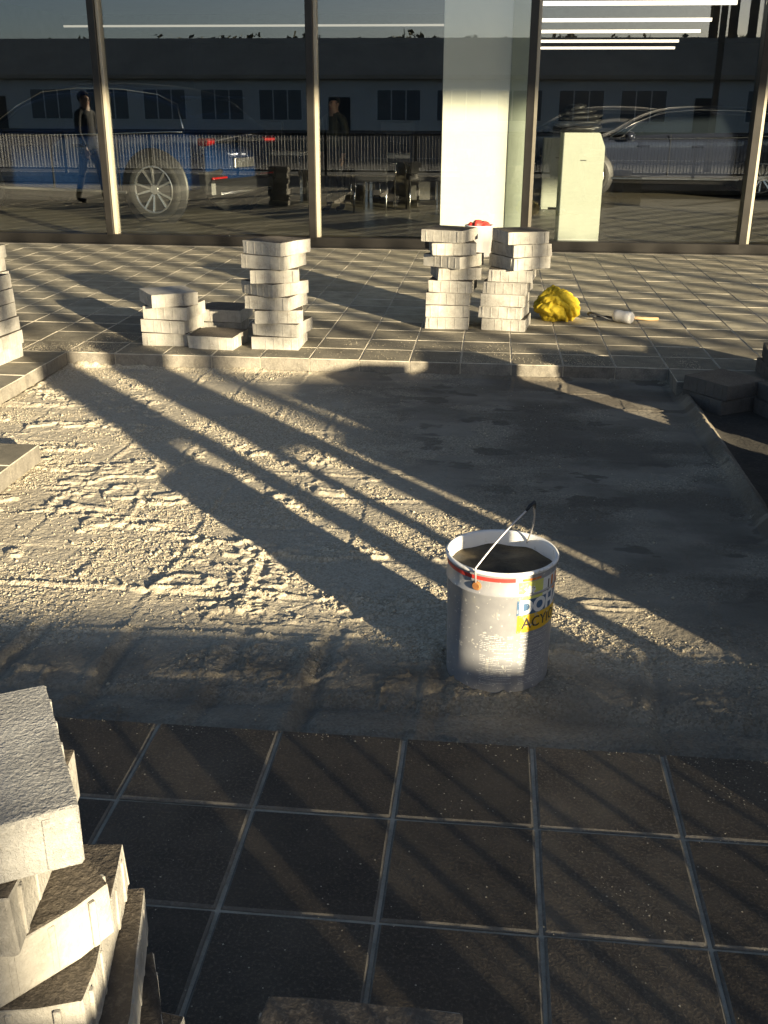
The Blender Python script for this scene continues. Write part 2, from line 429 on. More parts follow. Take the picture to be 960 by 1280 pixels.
gm = ss(.44, .6, fbm(X*3.4, Y*4.2, 61, 5)); gm = np.clip(gm*.8+.35*np.maximum(ridx, ridy)+.38*left+.12, 0, 1)
smooth_front = 1-ss(.52, .62, Y+.05*(fbm(X*4, Y*4, 66)-.5))
gm *= 1-.35*smooth_front
# long streak of loose grit and its trail
z += (vn(X/.0078, Y/.0078, 71)-.5)*.0040*gm+(vn(X/.0135, Y/.0135, 74)-.5)*.0028*gm+(vn(X/.022, Y/.022, 72)-.5)*.0014*gm*rough+(vn(X/.009, Y/.009, 73)-.5)*.0016
# bedding strips left by the lifted front courses: rounded troughs and cross ridges
fr_ = 1-ss(.85, 1.0, Y)
z += fr_*(.016*np.exp(-((Y-.43-.03*(fbm(X*3, 0*Y, 81)-.5))/.06)**2)-.014*np.exp(-((Y-.565-.03*(fbm(X*2.6, 0*Y, 82)-.5))/.03)**2)+.006*np.exp(-((Y-.70)/.07)**2))+(.006*(fbm(X*7, Y*7, 84)-.5))*fr_
for gx, amp in ((-.62, 1.), (-.32, .8), (.0, .6), (.27, 1.1), (.62, .5), (1.2, .8)):
    lx = gx+.03*(fbm(Y*4, X*0+gx*9, 83)-.5)+.05*(Y-.5)
    z += fr_*amp*(.010*np.exp(-((X-lx)/.022)**2)-.016*np.exp(-((X-lx-.045)/.022)**2))*ss(.3, .36, Y)
# slump at the borders, haunch along the right side
z += .018*np.exp(-((4.2-Y)/.03)**2)*(.3+fbm(X*6, Y*6, 91))-.010*np.exp(-((Y-.3)/.025)**2)*(.5+fbm(X*6, Y*3, 96))
hx = 1.85+.008*(fbm(Y*3, X*0, 93)-.5)
z += (.045+.008*(fbm(Y*9, X*9, 94)-.5)+.016*(fbm(Y*31, X*31, 95)-.5))*np.exp(-((X-hx)/.03)**2)*ss(.9, 1.6, Y)
z = np.where((X < -1.8) | ((X < -1.2) & (Y < 2.4)), np.minimum(z, -.083), z)
# moist stains, right side darkened to shade level, darker front band
dn = fbm(X*1.6+4, Y*3.6, 101, 8); wet_shade_m = ss(-.15, .62, X*.62+.22*Y-.55+.25*(fbm(X*2.1, Y*2.1, 109)-.5))
damp_shade = ss(.48, .62, dn)*(.25+.75*wet_shade_m)*.6
damp_shade = np.maximum(damp_shade, .82*ss(.55, .66, fbm(X*6, Y*10, 103, 8))*wet_shade_m)
damp_shade = np.maximum(damp_shade, .45*ss(.25, .0, np.abs(Y-.5)-.05)*ss(.45, .65, fbm(X*3, Y*5, 105)))
damp_shade = np.maximum(damp_shade, wet_shade_m*(.42+.36*ss(.3, .68, fbm(X*2.9, Y*4.4, 107, 7))))  # shade painted over the right side of the bed
damp_shade *= 1-.85*left
damp_shade = np.maximum(damp_shade, (1-ss(.72, .95, Y+.1*(fbm(X*4, Y*4, 113)-.5)))*(.30+.5*fbm(X*5, Y*7, 115, 6)))  # front band darkened, mottled
BEDZ = z; BX0, BY0 = x0, y0
bed = bpy.data.meshes.new('sand_bed')
co = np.stack([X, Y, z], -1).reshape(-1, 3).astype(np.float32)
idx = np.arange(nx*ny).reshape(ny, nx)
quads = np.stack([idx[:-1, :-1], idx[:-1, 1:], idx[1:, 1:], idx[1:, :-1]], -1).reshape(-1, 4).astype(np.int32)
bed.vertices.add(len(co)); bed.vertices.foreach_set('co', co.ravel())
bed.loops.add(quads.size); bed.loops.foreach_set('vertex_index', quads.ravel())
bed.polygons.add(len(quads)); bed.polygons.foreach_set('loop_start', np.arange(0, quads.size, 4, dtype=np.int32))
bed.update(calc_edges=True)
bed.polygons.foreach_set('use_smooth', np.ones(len(quads), dtype=bool))
for nm, arr in (('grit', gm), ('damp_shade', damp_shade)):
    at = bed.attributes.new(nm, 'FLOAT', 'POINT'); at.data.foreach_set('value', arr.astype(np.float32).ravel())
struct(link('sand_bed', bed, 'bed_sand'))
def bedz(x, y):
    i = min(max(int(round((x-BX0)/dx)), 0), nx-1); j = min(max(int(round((y-BY0)/dx)), 0), ny-1)
    return float(BEDZ[j, i])
# loose grit lying on the bed
nr = np.random.default_rng(5)
octV = np.array([(1, 0, 0), (-1, 0, 0), (0, 1, 0), (0, -1, 0), (0, 0, 1), (0, 0, -1)], float)
octF = np.array([(0, 2, 4), (2, 1, 4), (1, 3, 4), (3, 0, 4), (2, 0, 5), (1, 2, 5), (3, 1, 5), (0, 3, 5)])
pxs = nr.uniform(-1.9, 1.82, 90000); pys = nr.uniform(.34, 4.16, 90000)
ii = ((pxs-x0)/(x1-x0)*(nx-1)).astype(int); jj = ((pys-y0)/(y1-y0)*(ny-1)).astype(int)
keep = (nr.random(90000) < np.clip(gm[jj, ii]-.25, 0, 1)**1.3*.75*(1-np.clip(damp_shade[jj, ii]*1.6, 0, .97))) & ~((pxs < -1.2) & (pys < 2.42)) & (pxs > -1.78)
pxs, pys, ii, jj = pxs[keep], pys[keep], ii[keep], jj[keep]
N = len(pxs); rad = nr.uniform(.0018, .0046, N)*np.where(nr.random(N) < .03, 1.9, 1)
sc = nr.uniform(.7, 1.25, (N, 6, 3)); th = nr.uniform(0, 6.28, N)
v = octV[None]*sc*rad[:, None, None]
vx = v[..., 0]*np.cos(th)[:, None]-v[..., 1]*np.sin(th)[:, None]; vy = v[..., 0]*np.sin(th)[:, None]+v[..., 1]*np.cos(th)[:, None]
gv = np.stack([vx+pxs[:, None], vy+pys[:, None], v[..., 2]*.8+(z[jj, ii]+rad*.35)[:, None]], -1).reshape(-1, 3)
gf = (octF[None]+6*np.arange(N)[:, None, None]).reshape(-1, 3)
gm_me = bpy.data.meshes.new('loose_grit'); gm_me.vertices.add(len(gv)); gm_me.vertices.foreach_set('co', gv.astype(np.float32).ravel())
gm_me.loops.add(gf.size); gm_me.loops.foreach_set('vertex_index', gf.astype(np.int32).ravel())
gm_me.polygons.add(len(gf)); gm_me.polygons.foreach_set('loop_start', np.arange(0, gf.size, 3, dtype=np.int32)); gm_me.update(calc_edges=True)
o = link('loose_grit', gm_me, 'grit_grain'); o['kind'] = 'stuff'; tag(o, 'loose beige grit grains scattered over the sand bed', 'grit')
def grains(name, xs, ys, zs, rad, label):
    n = len(xs); sc = nr.uniform(.7, 1.25, (n, 6, 3)); v = octV[None]*sc*rad[:, None, None]
    gv = np.stack([v[..., 0]+xs[:, None], v[..., 1]+ys[:, None], v[..., 2]*.7+(zs+rad*.35)[:, None]], -1).reshape(-1, 3)
    gf = (octF[None]+6*np.arange(n)[:, None, None]).reshape(-1, 3)
    o = link(name, pydata(name, gv.tolist(), gf.tolist()), 'grit_grain'); o['kind'] = 'stuff'; tag(o, label, 'grit')
n_ = 16000; gx = nr.uniform(-.6, 2.0, n_); gy_ = nr.uniform(-1.0, .29, n_)
pk = nr.random(n_) < .06+.5*ss(.52, .72, fbm(gx*3, gy_*3, 121))+.8*np.exp(-((.29-gy_)/.02)**2)
grains('spilled_grit', gx[pk], gy_[pk], np.full(pk.sum(), .0003), nr.uniform(.0008, .0024, pk.sum()), 'fine sand grains spilled over the dark front paving')
n_ = 9000; gx = nr.uniform(-2.2, 2.0, n_); gy_ = 4.21+nr.exponential(.18, n_)
pk = (nr.random(n_) < .1+.9*ss(.5, .7, fbm(gx*3, gy_*3, 123))) & (gy_ < 5.4)
grains('spilled_grit', gx[pk], gy_[pk], np.full(pk.sum(), .0003), nr.uniform(.0012, .0034, pk.sum()), 'sand grains spilled along the far paving edge')
# dug strip on the right of the bed, deep shade put into the soil colour
sx = np.linspace(1.87, 7.4, 160); sy = np.linspace(.297, 3.903, 110); SXg, SYg = np.meshgrid(sx, sy)
sz = -.105+.02*(fbm(SXg*5, SYg*5, 111)-.5)+.008*(fbm(SXg*22, SYg*22, 112)-.5)+.02*np.exp(-((SXg-1.87)/.05)**2)
si = np.arange(sx.size*sy.size).reshape(sy.size, sx.size)
sq = np.stack([si[:-1, :-1], si[:-1, 1:], si[1:, 1:], si[1:, :-1]], -1).reshape(-1, 4)
struct(link('dug_soil', pydata('dug_soil', np.stack([SXg, SYg, sz], -1).reshape(-1, 3).tolist(), [tuple(map(int, f)) for f in sq], True), 'shaded_soil'))

# ------------------------------------------------------------------ concrete pavers (stacked, loose)
def paver_mesh(seed, flip=False, grey=False, conc='concrete'):
    r = random.Random(seed); bm = bmesh.new()
    s, h = .147, .08
    res = bmesh.ops.create_cube(bm, size=1, matrix=Matrix.Translation((0, 0, h/2)) @ Matrix.Diagonal((2*s, 2*s, h, 1)))
    bmesh.ops.subdivide_edges(bm, edges=[e for e in bm.edges if abs(e.verts[0].co.z-e.verts[1].co.z) < 1e-4], cuts=4, use_grid_fill=True)
    be = [e for e in bm.edges if len(e.link_faces) == 2 and e.calc_face_angle(0) > .5]
    bmesh.ops.bevel(bm, geom=be, offset=.0035, segments=2, profile=.6, affect='EDGES')
    for v in bm.verts:
        k = 1.0 if (abs(v.co.x) > s-.01 or abs(v.co.y) > s-.01) else .3
        amp = .0014*k
        v.co += Vector((r.uniform(-amp, amp), r.uniform(-amp, amp), r.uniform(-amp, amp)*.6))
    # chipped corners / edges
    for _ in range(r.randint(2, 4)):
        cx, cy_, cz = r.choice((-s, s)), r.choice((-s, s)), r.choice((0, h))
        if r.random() < .6: (cx, cy_) = (cx, r.uniform(-s, s)) if r.random() < .5 else (r.uniform(-s, s), cy_)
        cpt = Vector((cx, cy_, cz)); rr = r.uniform(.012, .026)
        for v in bm.verts:
            d = (v.co-cpt).length
            if d < rr: v.co += (Vector((0, 0, h/2))-v.co).normalized()*(rr-d)*.5
    for f in bm.faces:
        c = f.calc_center_median()
        f.normal_update(); top = f.normal.z > .8 and c.z > h-.004
        if flip: top = f.normal.z < -.8 and c.z < .004
        f.material_index = 1 if top else 0
    # spacer nibs on the sides
    for side in range(4):
        for t in (-.112, -.056, 0, .056, .112):
            if r.random() < .12: continue
            w = .009; a = side*math.pi/2
            M = Matrix.Rotation(a, 4, 'Z')
            P = M @ Vector((t+r.uniform(-.003, .003), -s+.0008, h*.48))
            add_box(bm, P, (w, .006, h*.86), a, 0, .0012)
    bm.normal_update()
    me = bm_mesh(bm, 'paver')
    me.materials.append(MAT['concrete_grey' if grey else conc]); me.materials.append(MAT['face_stack'])
    return me
PM = [paver_mesh(s) for s in range(6)]; PF = [paver_mesh(s+20, True) for s in range(4)]; PG = [paver_mesh(60, True, True)]; PD = [paver_mesh(80+s, False, False, 'concrete_shaded') for s in range(3)]
TH = .0815
def put_paver(x, y, z, yaw, label, group, flip=False, mesh=None):
    me = mesh or (rng.choice(PF) if flip else rng.choice(PM))
    o = link('concrete_paver', me, None, None, (x, y, z), (rng.uniform(-.006, .006), rng.uniform(-.006, .006), R(yaw)))
    return tag(o, label, 'paver', group)
def stack(layers, z0, desc, group, flips=(), top_mesh=None, pool=None):
    n = len(layers)
    for k, (x, y, yaw) in enumerate(layers):
        pos = 'topmost' if k == n-1 and n > 1 else ORD[k]
        put_paver(x, y, z0+k*TH-.001, yaw, f'concrete paver, {pos} {desc}' if n > 1 else desc, group, k in flips, (top_mesh if k == n-1 else None) or (rng.choice(pool) if pool else None))
def st(cx, cy, L): return [(cx+a, cy+b, yaw) for a, b, yaw in L]
G = 'lifted concrete pavers piled in stacks'
# bright stack in the front left corner (traced layer by layer)
stack([(.20, -.80, 3), (.205, -.82, -4), (.233, -.847, 24), (.181, -.79, 14), (.149, -.785, 10.4), (.117, -.815, 52.5), (.0895, -.793, 8), (.116, -.797, 29.8)], 0,
      'of the pile with a rough grey slab on top', G, (), PG[0])
# low pile at the front
stack([(.62, -.79, 2), (.612, -.782, -1.5)], 0, 'of the low pile of two on dark paving', G)
# S1, dark pile, single paver, S2
stack(st(-1.255, 4.585, [(0, 0, 0), (.01, .0, -9), (.025, .01, -7), (-.005, .0, 33)]), 0, 'of the four-high stack at the bed edge', G, (3,))
stack([(-1.02, 4.98, 2), (-1.0, 4.98, -3)], 0, 'of the shaded pile of two behind a single paver', G)
stack([(-.935, 4.52, -6)], 0, 'single concrete paver lying flat between two stacks at the bed edge', G)
stack(st(-.55, 4.56, [(0, 0, -1), (.02, .01, -9), (.0, 0, 11), (-.012, 0, -13), (-.02, 0, -37), (-.02, .0, 12), (-.02, 0, -17), (.0, 0, -27)]), 0,
      'of the tall stack beside a single flat paver', G)
# S3, S4
stack(st(.472, 5.335, [(0, 0, 0), (0, 0, 1), (.005, 0, -1), (.03, 0, -6), (.045, .02, 13), (.03, 0, -31), (.02, 0, 7), (0, .01, -19)]), 0,
      'of the tall stack in front of the white bin', G)
stack(st(.875, 5.32, [(0, 0, -9), (-.02, 0, -12), (-.015, 0, -8), (0, 0, -10), (.025, 0, -7), (.07, 0, 34), (.08, 0, 29), (.07, .0, 21)]), 0,
      'of the tall stack beside the yellow cloth', G)
# left edge stacks
stack(st(-2.175, 3.93, [(0, 0, -6), (.015, 0, -3), (.0, 0, -8), (-.01, 0, -5), (-.015, 0, -9), (-.02, 0, -6)]), 0, 'of the six-high stack on the left paving', G)
stack(st(-2.53, 4.6, [(0, 0, -4), (.01, 0, -8), (0, 0, 2), (-.01, 0, -5), (.01, 0, -7), (-.005, 0, -4), (.01, 0, -3)]), 0, 'of the tall stack behind the six-high one', G)
# right side, on the dug soil
stack([(2.03, 3.80, 33), (2.03, 3.80, 38)], -.105, 'of the shade-painted pile on dug soil by the paving edge', G, pool=PD)
stack([(2.36, 3.6, 20), (2.37, 3.62, 14)], -.105, 'of the shade-painted pile of two furthest out on dug soil', G, pool=PD)
stack([(2.45, 4.08, 5), (2.45, 4.08, -8)], -.003, 'of the shade-painted pile standing on the paving', G, pool=PD)

# unseen paver piles right of the bed; blocks and pavers added to shade it
sa = SUN_AZ
def sv(s_, v_): return (-s_*math.sin(sa)+v_*math.cos(sa), s_*math.cos(sa)+v_*math.sin(sa))
S0 = -1.6; yw_ = math.degrees(sa)
def shade_block(v0, v1, h, lean, label):  # upright block added out of frame to stripe the bed with shade
    bm = bmesh.new(); add_box(bm, (0, 0, h/2), (v1-v0, .25, h), 0, 0, .008)
    o = link('shade_block', bm_mesh(bm, 'shade_block'), 'concrete', None, (*sv(S0, (v0+v1)/2), -.001)); o.rotation_euler = (0, lean, sa)
    tag(o, label, 'shade block', 'upright blocks added to shade the bed')
shade_block(1.115, 1.26, .69, 0, 'thick added block shading the bed, under one side of a paver stack')
shade_block(1.345, 1.458, .69, 0, 'added block shading the bed, under the other side of a paver stack')
stack([(*sv(S0, 1.285+rng.uniform(-.006, .006)), math.degrees(sa)+rng.uniform(-2, 2)) for k in range(5)], .688, 'of the added stack resting on two shade blocks', G)  # added on the blocks to close the light gap higher up
shade_block(1.562, 1.632, .62, 0, 'thinnest added shade block of the row')
shade_block(1.77, 1.89, .62, 0, 'added shade block next to the gap by the soil piles')
stack([(*sv(S0, 1.725+rng.uniform(-.006, .006)), math.degrees(sa)+rng.uniform(-2, 2)) for k in range(6)], .618, 'of the six added pavers resting on the thinnest shade block', G)
stack([(2.15, .10, 3)], 0, 'single concrete paver added in front of the thinnest shade block', G)  # added, with the next pile, to cut the near ends of the light strips
stack([(2.17, .55, 2), (2.17, .55, -3), (2.16, .55, 4)], -.105, 'of the low pile of three added at the soil corner', G)
for q_, (v_, x_) in enumerate(((2.12, 2.45), (2.38, 2.62), (2.77, 2.45), (3.05, 2.62), (3.275, 2.45), (3.845, 2.85), (4.17, 2.98))):
    y_ = (v_-math.cos(sa)*x_)/math.sin(sa)
    stack([(x_+rng.uniform(-.015, .015), y_+rng.uniform(-.012, .012), rng.uniform(-4, 4)) for k in range((8, 10, 9, 8, 8, 7, 6)[q_])], -.105,
          'of the ' + ('pile nearest the shade blocks', 'ten-high pile in the soil', 'nine-high pile in the soil', 'pile fourth from the shade blocks', 'pile fifth from the shade blocks', 'pile across the gap from the fifth one', 'six-high pile last in the soil')[q_], G)

# ------------------------------------------------------------------ pail with dark fill
def wrap(pts, rad, z0, phi0):
    """flat (x,y) -> around the pail; phi from -Y towards +X"""
    return [(rad*math.sin(phi0+p[0]/rad), -rad*math.cos(phi0+p[0]/rad), z0+p[1]) for p in pts]
def text_geo(txt, size, spacing=1.0, bold=.0):
    cv = bpy.data.curves.new('t', 'FONT'); cv.body = txt; cv.size = size; cv.offset = bold; cv.space_character = spacing; cv.resolution_u = 3
    ob = bpy.data.objects.new('t', cv); COL.objects.link(ob)
    dg = bpy.context.evaluated_depsgraph_get(); me = ob.evaluated_get(dg).to_mesh()
    bm = bmesh.new(); bm.from_mesh(me)
    bmesh.ops.triangulate(bm, faces=bm.faces[:])
    bmesh.ops.subdivide_edges(bm, edges=[e for e in bm.edges if e.calc_length() > .012], cuts=2)
    bmesh.ops.triangulate(bm, faces=bm.faces[:])
    bm.verts.index_update()
    V = [v.co.copy() for v in bm.verts]; F = [tuple(v.index for v in f.verts) for f in bm.faces]; bm.free()
    bpy.data.objects.remove(ob); bpy.data.curves.remove(cv)
    return V, F
BX, BY = .82, .80; BZ = -.086; H = .364; RB, RT = .1415, .1475
def rad_at(zl): return RB+(RT-RB)*zl/H
pail = empty('paint_pail', (BX, BY, BZ)); tag(pail, 'scuffed grey metal paint pail with yellow label, full of dark fill, on the sand bed', 'pail')
prof = [(0, .004), (RB-.012, .004), (RB-.008, 0), (RB-.001, 0), (RB, .006), (rad_at(.1), .1), (rad_at(.29), .29), (rad_at(.292)+.003, .294), (rad_at(.296)+.003, .298), (rad_at(.30), .301), (RT-.001, .352)]
V, F = lathe(prof, 72); link('body', pydata('pail_body', V, F, True), 'pail_metal', pail)
prof = [(RT-.001, .352), (RT+.004, .354), (RT+.006, .359), (RT+.003, .364), (RT-.003, .363), (RT-.005, .356), (RT-.006, .29), (RT-.007, .2)]
V, F = lathe(prof, 72); link('white_lining', pydata('pail_lining', V, F, True), 'pail_white', pail)
prof = [(RT-.0062, .322), (.12, .320), (.08, .324), (.04, .328), (0.0001, .327)]
V, F = lathe(prof, 48)
for k, v in enumerate(V):
    rr = math.hypot(v[0], v[1]); V[k] = (v[0], v[1], v[2]+(.006*math.sin(v[0]*45+1)*math.cos(v[1]*38)-.03*v[0] if rr < .135 else .003*math.sin(8*math.atan2(v[1], v[0]))))
link('dark_fill', pydata('pail_fill', V, F, True), 'pail_fill', pail)
def band(name, p0, p1, z_a, z_b, mat, off=.0008, n=24):
    V, F = [], []
    for k in range(n+1):
        p = R(p0+(p1-p0)*k/n)
        for zz in (z_a, z_b):
            r_ = rad_at(zz)+off; V.append((r_*math.sin(p), -r_*math.cos(p), zz))
    for k in range(n): F.append((2*k, 2*k+2, 2*k+3, 2*k+1))
    return link(name, pydata(name, V, F, True), mat, pail)
band('red_band', -88, 14, .336, .347, 'red_plastic')
band('label_patch', 18, 108, .186, .238, 'label_yellow')
band('label_panel', 17, 112, .238, .282, 'label_blue')
band('label_patch', 18, 48, .283, .334, 'label_lime')
band('label_panel', 48, 112, .283, .334, 'label_white')
band('label_stripe', 22, 44, .337, .343, 'label_orange', .001)
def print_text(txt, size, z0, phi0, mat, off, bold=0.0, sp=1.0, name='lettering'):
    V, F = text_geo(txt, size, sp, bold)
    link(name, pydata(name, [((rad_at(z0+p.y)+off)*math.sin(R(phi0)+p.x/RT), -(rad_at(z0+p.y)+off)*math.cos(R(phi0)+p.x/RT), z0+p.y) for p in V], F), mat, pail)
print_text('ACYIO', .043, .198, 23, 'label_black', .0016, .0006, 1.02)
print_text('DOHA', .056, .242, 19, 'label_white', .0016, .0028, 1.0)
print_text('1', .05, .290, 52, 'label_black', .0016, .0004)
print_text('U', .055, .289, 62, 'label_orange', .0016, .003)
# pale blot with dark flecks on the lime patch
V, F = [(0, 0)], []
for k in range(14): a_ = 2*math.pi*k/14; r_ = .014+.005*math.sin(3.3*k); V.append((r_*math.cos(a_)*1.25, r_*math.sin(a_)))
F = [(0, 1+k, 1+(k+1) % 14) for k in range(14)]
link('label_blot', pydata('label_blot', wrap(V, rad_at(.31)+.0016, .308, R(31)), F), 'label_white', pail)
for fx, fy in ((-.009, .006), (.005, .009), (.004, -.008), (-.004, -.009), (.011, .006)):
    link('label_fleck', pydata('label_fleck', wrap([(fx-.003, fy-.001), (fx+.003, fy), (fx+.002, fy+.002), (fx-.002, fy+.0015)], rad_at(.31)+.0022, .308, R(31)), [(0, 1, 2, 3)]), 'label_black', pail)
# two columns of fine print: short dashes of worn white lettering
V, F = [], []
pr = random.Random(3)
for c0, c1 in ((-21, 15), (22, 62)):
    zz = .176
    while zz > .026:
        a_ = c0+pr.uniform(0, 1.5); end = c1 if pr.random() < .7 else c1-pr.uniform(4, 20)
        while a_ < end:
            b_ = min(a_+pr.uniform(1.2, 4.5), end); r_ = rad_at(zz)+.0008
            if pr.random() < .8:
                k = len(V)
                for ang in (a_, b_):
                    for z_ in (zz, zz+.0012): V.append((r_*math.sin(R(ang)), -r_*math.cos(R(ang)), z_))
                F.append((k, k+2, k+3, k+1))
            a_ = b_+.6
        zz -= .0055 if pr.random() < .85 else .011
o = link('fine_print', pydata('fine_print', V, F), 'label_white', pail)
# bail
pa = R(-26)
A = Vector((RT*math.sin(pa), -RT*math.cos(pa), .318)); B = -A; B.z = .318
apex = Vector((.897-BX, .0, .416-BZ))
pts = []
A2 = A*1.03; A2.z = .318; B2 = B*1.03; B2.z = .318
A3 = A*1.075; A3.z = .372; pts = [A2*1.02+Vector((0, 0, .006))]
for t in np.linspace(0, 1, 12): pts.append(A3.lerp(apex, t)+Vector((0, 0, .010*math.sin(math.pi*t))))
bail = link('bail', pydata('bail', *tube(pts, .0026), True), 'wire', pail)
pts = [apex.lerp(B2, t)+Vector((.012*math.sin(math.pi*t), 0, .012*math.sin(math.pi*t))) for t in np.linspace(0, 1, 12)]
link('bail', pydata('bail_back', *tube(pts, .0022), True), 'wire', pail)
g0 = A3.lerp(apex, .86)+Vector((0, 0, .005)); gp = [g0, apex*.5+g0*.5+Vector((0, 0, .004)), apex+Vector((0, 0, .004)), apex.lerp(B2, .12)+Vector((.006, 0, .006))]
link('grip', pydata('grip', *tube(gp, [.0035, .005, .006, .004], 8), True), 'black_plastic', pail)
for P in (A2, B2):
    V, F = lathe([(0.0001, .004), (.010, .004), (.013, .0), (.013, -.004)], 14)
    o = link('ear', pydata('ear', V, F), 'rust', pail); o.location = (P.x*.985, P.y*.985, P.z); o.rotation_euler = Vector((P.x, P.y, 0)).to_track_quat('Z', 'Y').to_euler()

# ------------------------------------------------------------------ white bin with red rags by the glass
wb = empty('white_bin', (.62, 8.98, 0)); tag(wb, 'small white plastic bin holding red scraps by the showroom glass', 'bin')
V, F = lathe([(0.0001, .002), (.118, 0), (.122, .004), (.14, .29), (.147, .292), (.147, .305), (.138, .306), (.135, .29), (.12, .02)], 40); link('body', pydata('bin', V, F, True), 'bin_white', wb)
for k in range(7):
    bm = bmesh.new(); bmesh.ops.create_icosphere(bm, subdivisions=2, radius=.05)
    rr = random.Random(k)
    for v in bm.verts: v.co *= 1+rr.uniform(-.3, .3); v.co.z *= .7
    a_ = k*.9; r_ = .075 if k else 0
    link('red_scrap', bm_mesh(bm, 'red_scrap', True), 'red_plastic', wb, (r_*math.cos(a_), r_*math.sin(a_), .292+.01*(k % 3)))

# ------------------------------------------------------------------ yellow cloth bundle
bm = bmesh.new(); bmesh.ops.create_icosphere(bm, subdivisions=6, radius=1)
cn = np.array([v.co for v in bm.verts]); ang = np.arctan2(cn[:, 1], cn[:, 0])
sw = 2.6*(fbm(cn[:, 0]*1.3+5, cn[:, 1]*1.3+cn[:, 2]*.9, 7)-.5)
t1 = ang*1.0+cn[:, 2]*3.4+sw*3.0+1.6*cn[:, 0]; t2 = ang*2.0-cn[:, 2]*4.0+sw*3.4+1.3
crease = lambda t: 1-np.abs(((t/math.pi) % 1.0)*2-1)                   # sharp fold lines
fold = .24*crease(t1)**.55+.05*crease(t2*1.1)+.10*(fbm(cn[:, 0]*5+3, cn[:, 1]*5+cn[:, 2]*4, 9)-.5)
rr = .78+fold
for v, k, c_ in zip(bm.verts, rr, cn):
    h_ = c_[2]; wx = .165*(1.0-.34*max(0, h_)-.05*h_)
    v.co = Vector((c_[0]*wx*k-.022*max(0, h_), c_[1]*wx*k, .108+.128*h_*k))
    if v.co.z < .006: v.co.z = .002+abs(v.co.z)*.05; v.co.x *= 1.06; v.co.y *= 1.06
o = link('yellow_cloth', bm_mesh(bm, 'yellow_cloth', True), 'cloth_yellow', None, (1.235, 5.62, 0)); tag(o, 'crumpled yellow cloth bundle on the paving beside the tall paver stack', 'cloth')

# ------------------------------------------------------------------ rubber mallet and a strap
ml = empty('rubber_mallet', (1.69, 5.56, 0), R(12)); tag(ml, 'white rubber mallet with wooden handle lying on the paving', 'mallet')
V, F = lathe([(0.0001, -.07), (.034, -.07), (.041, -.062), (.043, -.03), (.039, 0), (.043, .03), (.041, .062), (.034, .07), (0.0001, .07)], 24)
o = link('head', pydata('mallet_head', V, F, True), 'rubber_white', ml, (0, 0, .043)); o.rotation_euler = (R(90), 0, R(38))
V, F = tube([(.0, 0, .036), (.1, .015, .03), (.2, .03, .018), (.27, .042, .016)], [.012, .011, .013, .012], 10); link('handle', pydata('mallet_handle', V, F, True), 'wood', ml)
pts = [(.085*math.cos(a_)*1.1, .07*math.sin(a_), .03-.022*math.cos(a_-.6)+.01*math.sin(2*a_)) for a_ in np.linspace(0, 2*math.pi, 28)]
V, F = tube(pts, .007, 8); o = link('rubber_loop', pydata('rubber_loop', V, F, True), 'black_plastic', None, (1.545, 5.62, 0)); tag(o, 'black rubber loop lying beside the white mallet', 'strap')

# ------------------------------------------------------------------ showroom building
YG = 9.50
bld = empty('showroom', (0, YG, 0)); tag(bld, 'showroom with tall glass front in dark frames', 'building')
def part(name, c, s, mat, bevel=0, parent=None):
    o = box(name, (c[0], c[1]-YG, c[2]), s, mat, bld, 0, bevel); return o
mx_ = [-3.37+2.243*k for k in range(-3, 6)]
for x_ in mx_:
    m_ = part('mullion', (x_-.035, YG+.02, 1.6), (.075, .16, 3.1), 'frame_metal', .004)
    part('mullion_cap', (x_+.02, YG+.03, 1.6), (.034, .10, 3.096), 'frame_cap', .003)
for a_, b_ in zip(mx_[:-1], mx_[1:]):
    part('glass_pane', ((a_+b_)/2-.018, YG+.04, 1.62), (b_-a_-.11, .012, 3.0), 'glass')
part('sill_rail', (1.0, YG-.005, .052), (20, .11, .10), 'frame_metal', .004)
part('sill_flashing', (1.0, YG-.075, .004), (20, .04, .012), 'frame_metal', .002)
part('head_rail', (1.0, YG+.01, 3.2), (20, .2, .16), 'frame_metal', .004)
part('spandrel', (1.0, YG+.2, 4.9), (20, .3, 3.2), 'frame_metal')
part('roof', (1.0, YG+12, 6.56), (20.6, 25, .14), 'dark_wall')
part('ceiling', (1.0, YG+11.9, 3.3), (19.6, 23.0, .06), 'ceiling_paint')
part('rear_wall', (1.0, YG+23.86, 3.2), (20.4, .2, 6.4), 'dark_wall')
part('side_wall', (-9.1, YG+11.95, 3.2), (.2, 23.6, 6.4), 'dark_wall')
part('side_wall', (11.1, YG+11.95, 3.2), (.2, 23.6, 6.4), 'dark_wall')
struct(box('showroom_floor', (1.0, YG+11.85, -.06), (19.9, 23.5, .118), 'floor_tile'))
part('column', (.53, 9.86, 1.63), (.69, .42, 3.26), 'column_paint', .006)
part('screen_wall', (.985, 10.0, 1.63), (.215, .12, 3.26), 'greenish_panel', .004)
for li, (y_, xa, xb) in enumerate(((17.5, 1.2, 4.6), (21.0, 1.2, 4.85), (24.2, 1.2, 5.2), (27.8, 1.2, 5.3), (31.0, 1.2, 5.7))):
    lt = empty('ceiling_light', ((xa+xb)/2, y_, 3.27)); tag(lt, ('bright ceiling strip light closest to the glass front', 'second ceiling strip light from the glass front', 'third ceiling strip light from the glass front', 'fourth ceiling strip light from the glass front', 'ceiling strip light closest to the rear wall')[li], 'light', 'strip lights under the showroom ceiling')
    box('housing', (0, 0, -.1), (xb-xa, .09, .2), 'frame_cap', lt); box('tube', (0, 0, -.232), (xb-xa-.02, .07, .06), 'led', lt)
lt = empty('ceiling_light', (-4.6, 22.3, 3.27)); tag(lt, 'faint long strip light deep behind the blue car', 'light')
box('housing', (0, 0, -.1), (8.4, .06, .2), 'frame_metal', lt); box('tube', (0, 0, -.222), (8.4, .05, .04), 'led_dim', lt)

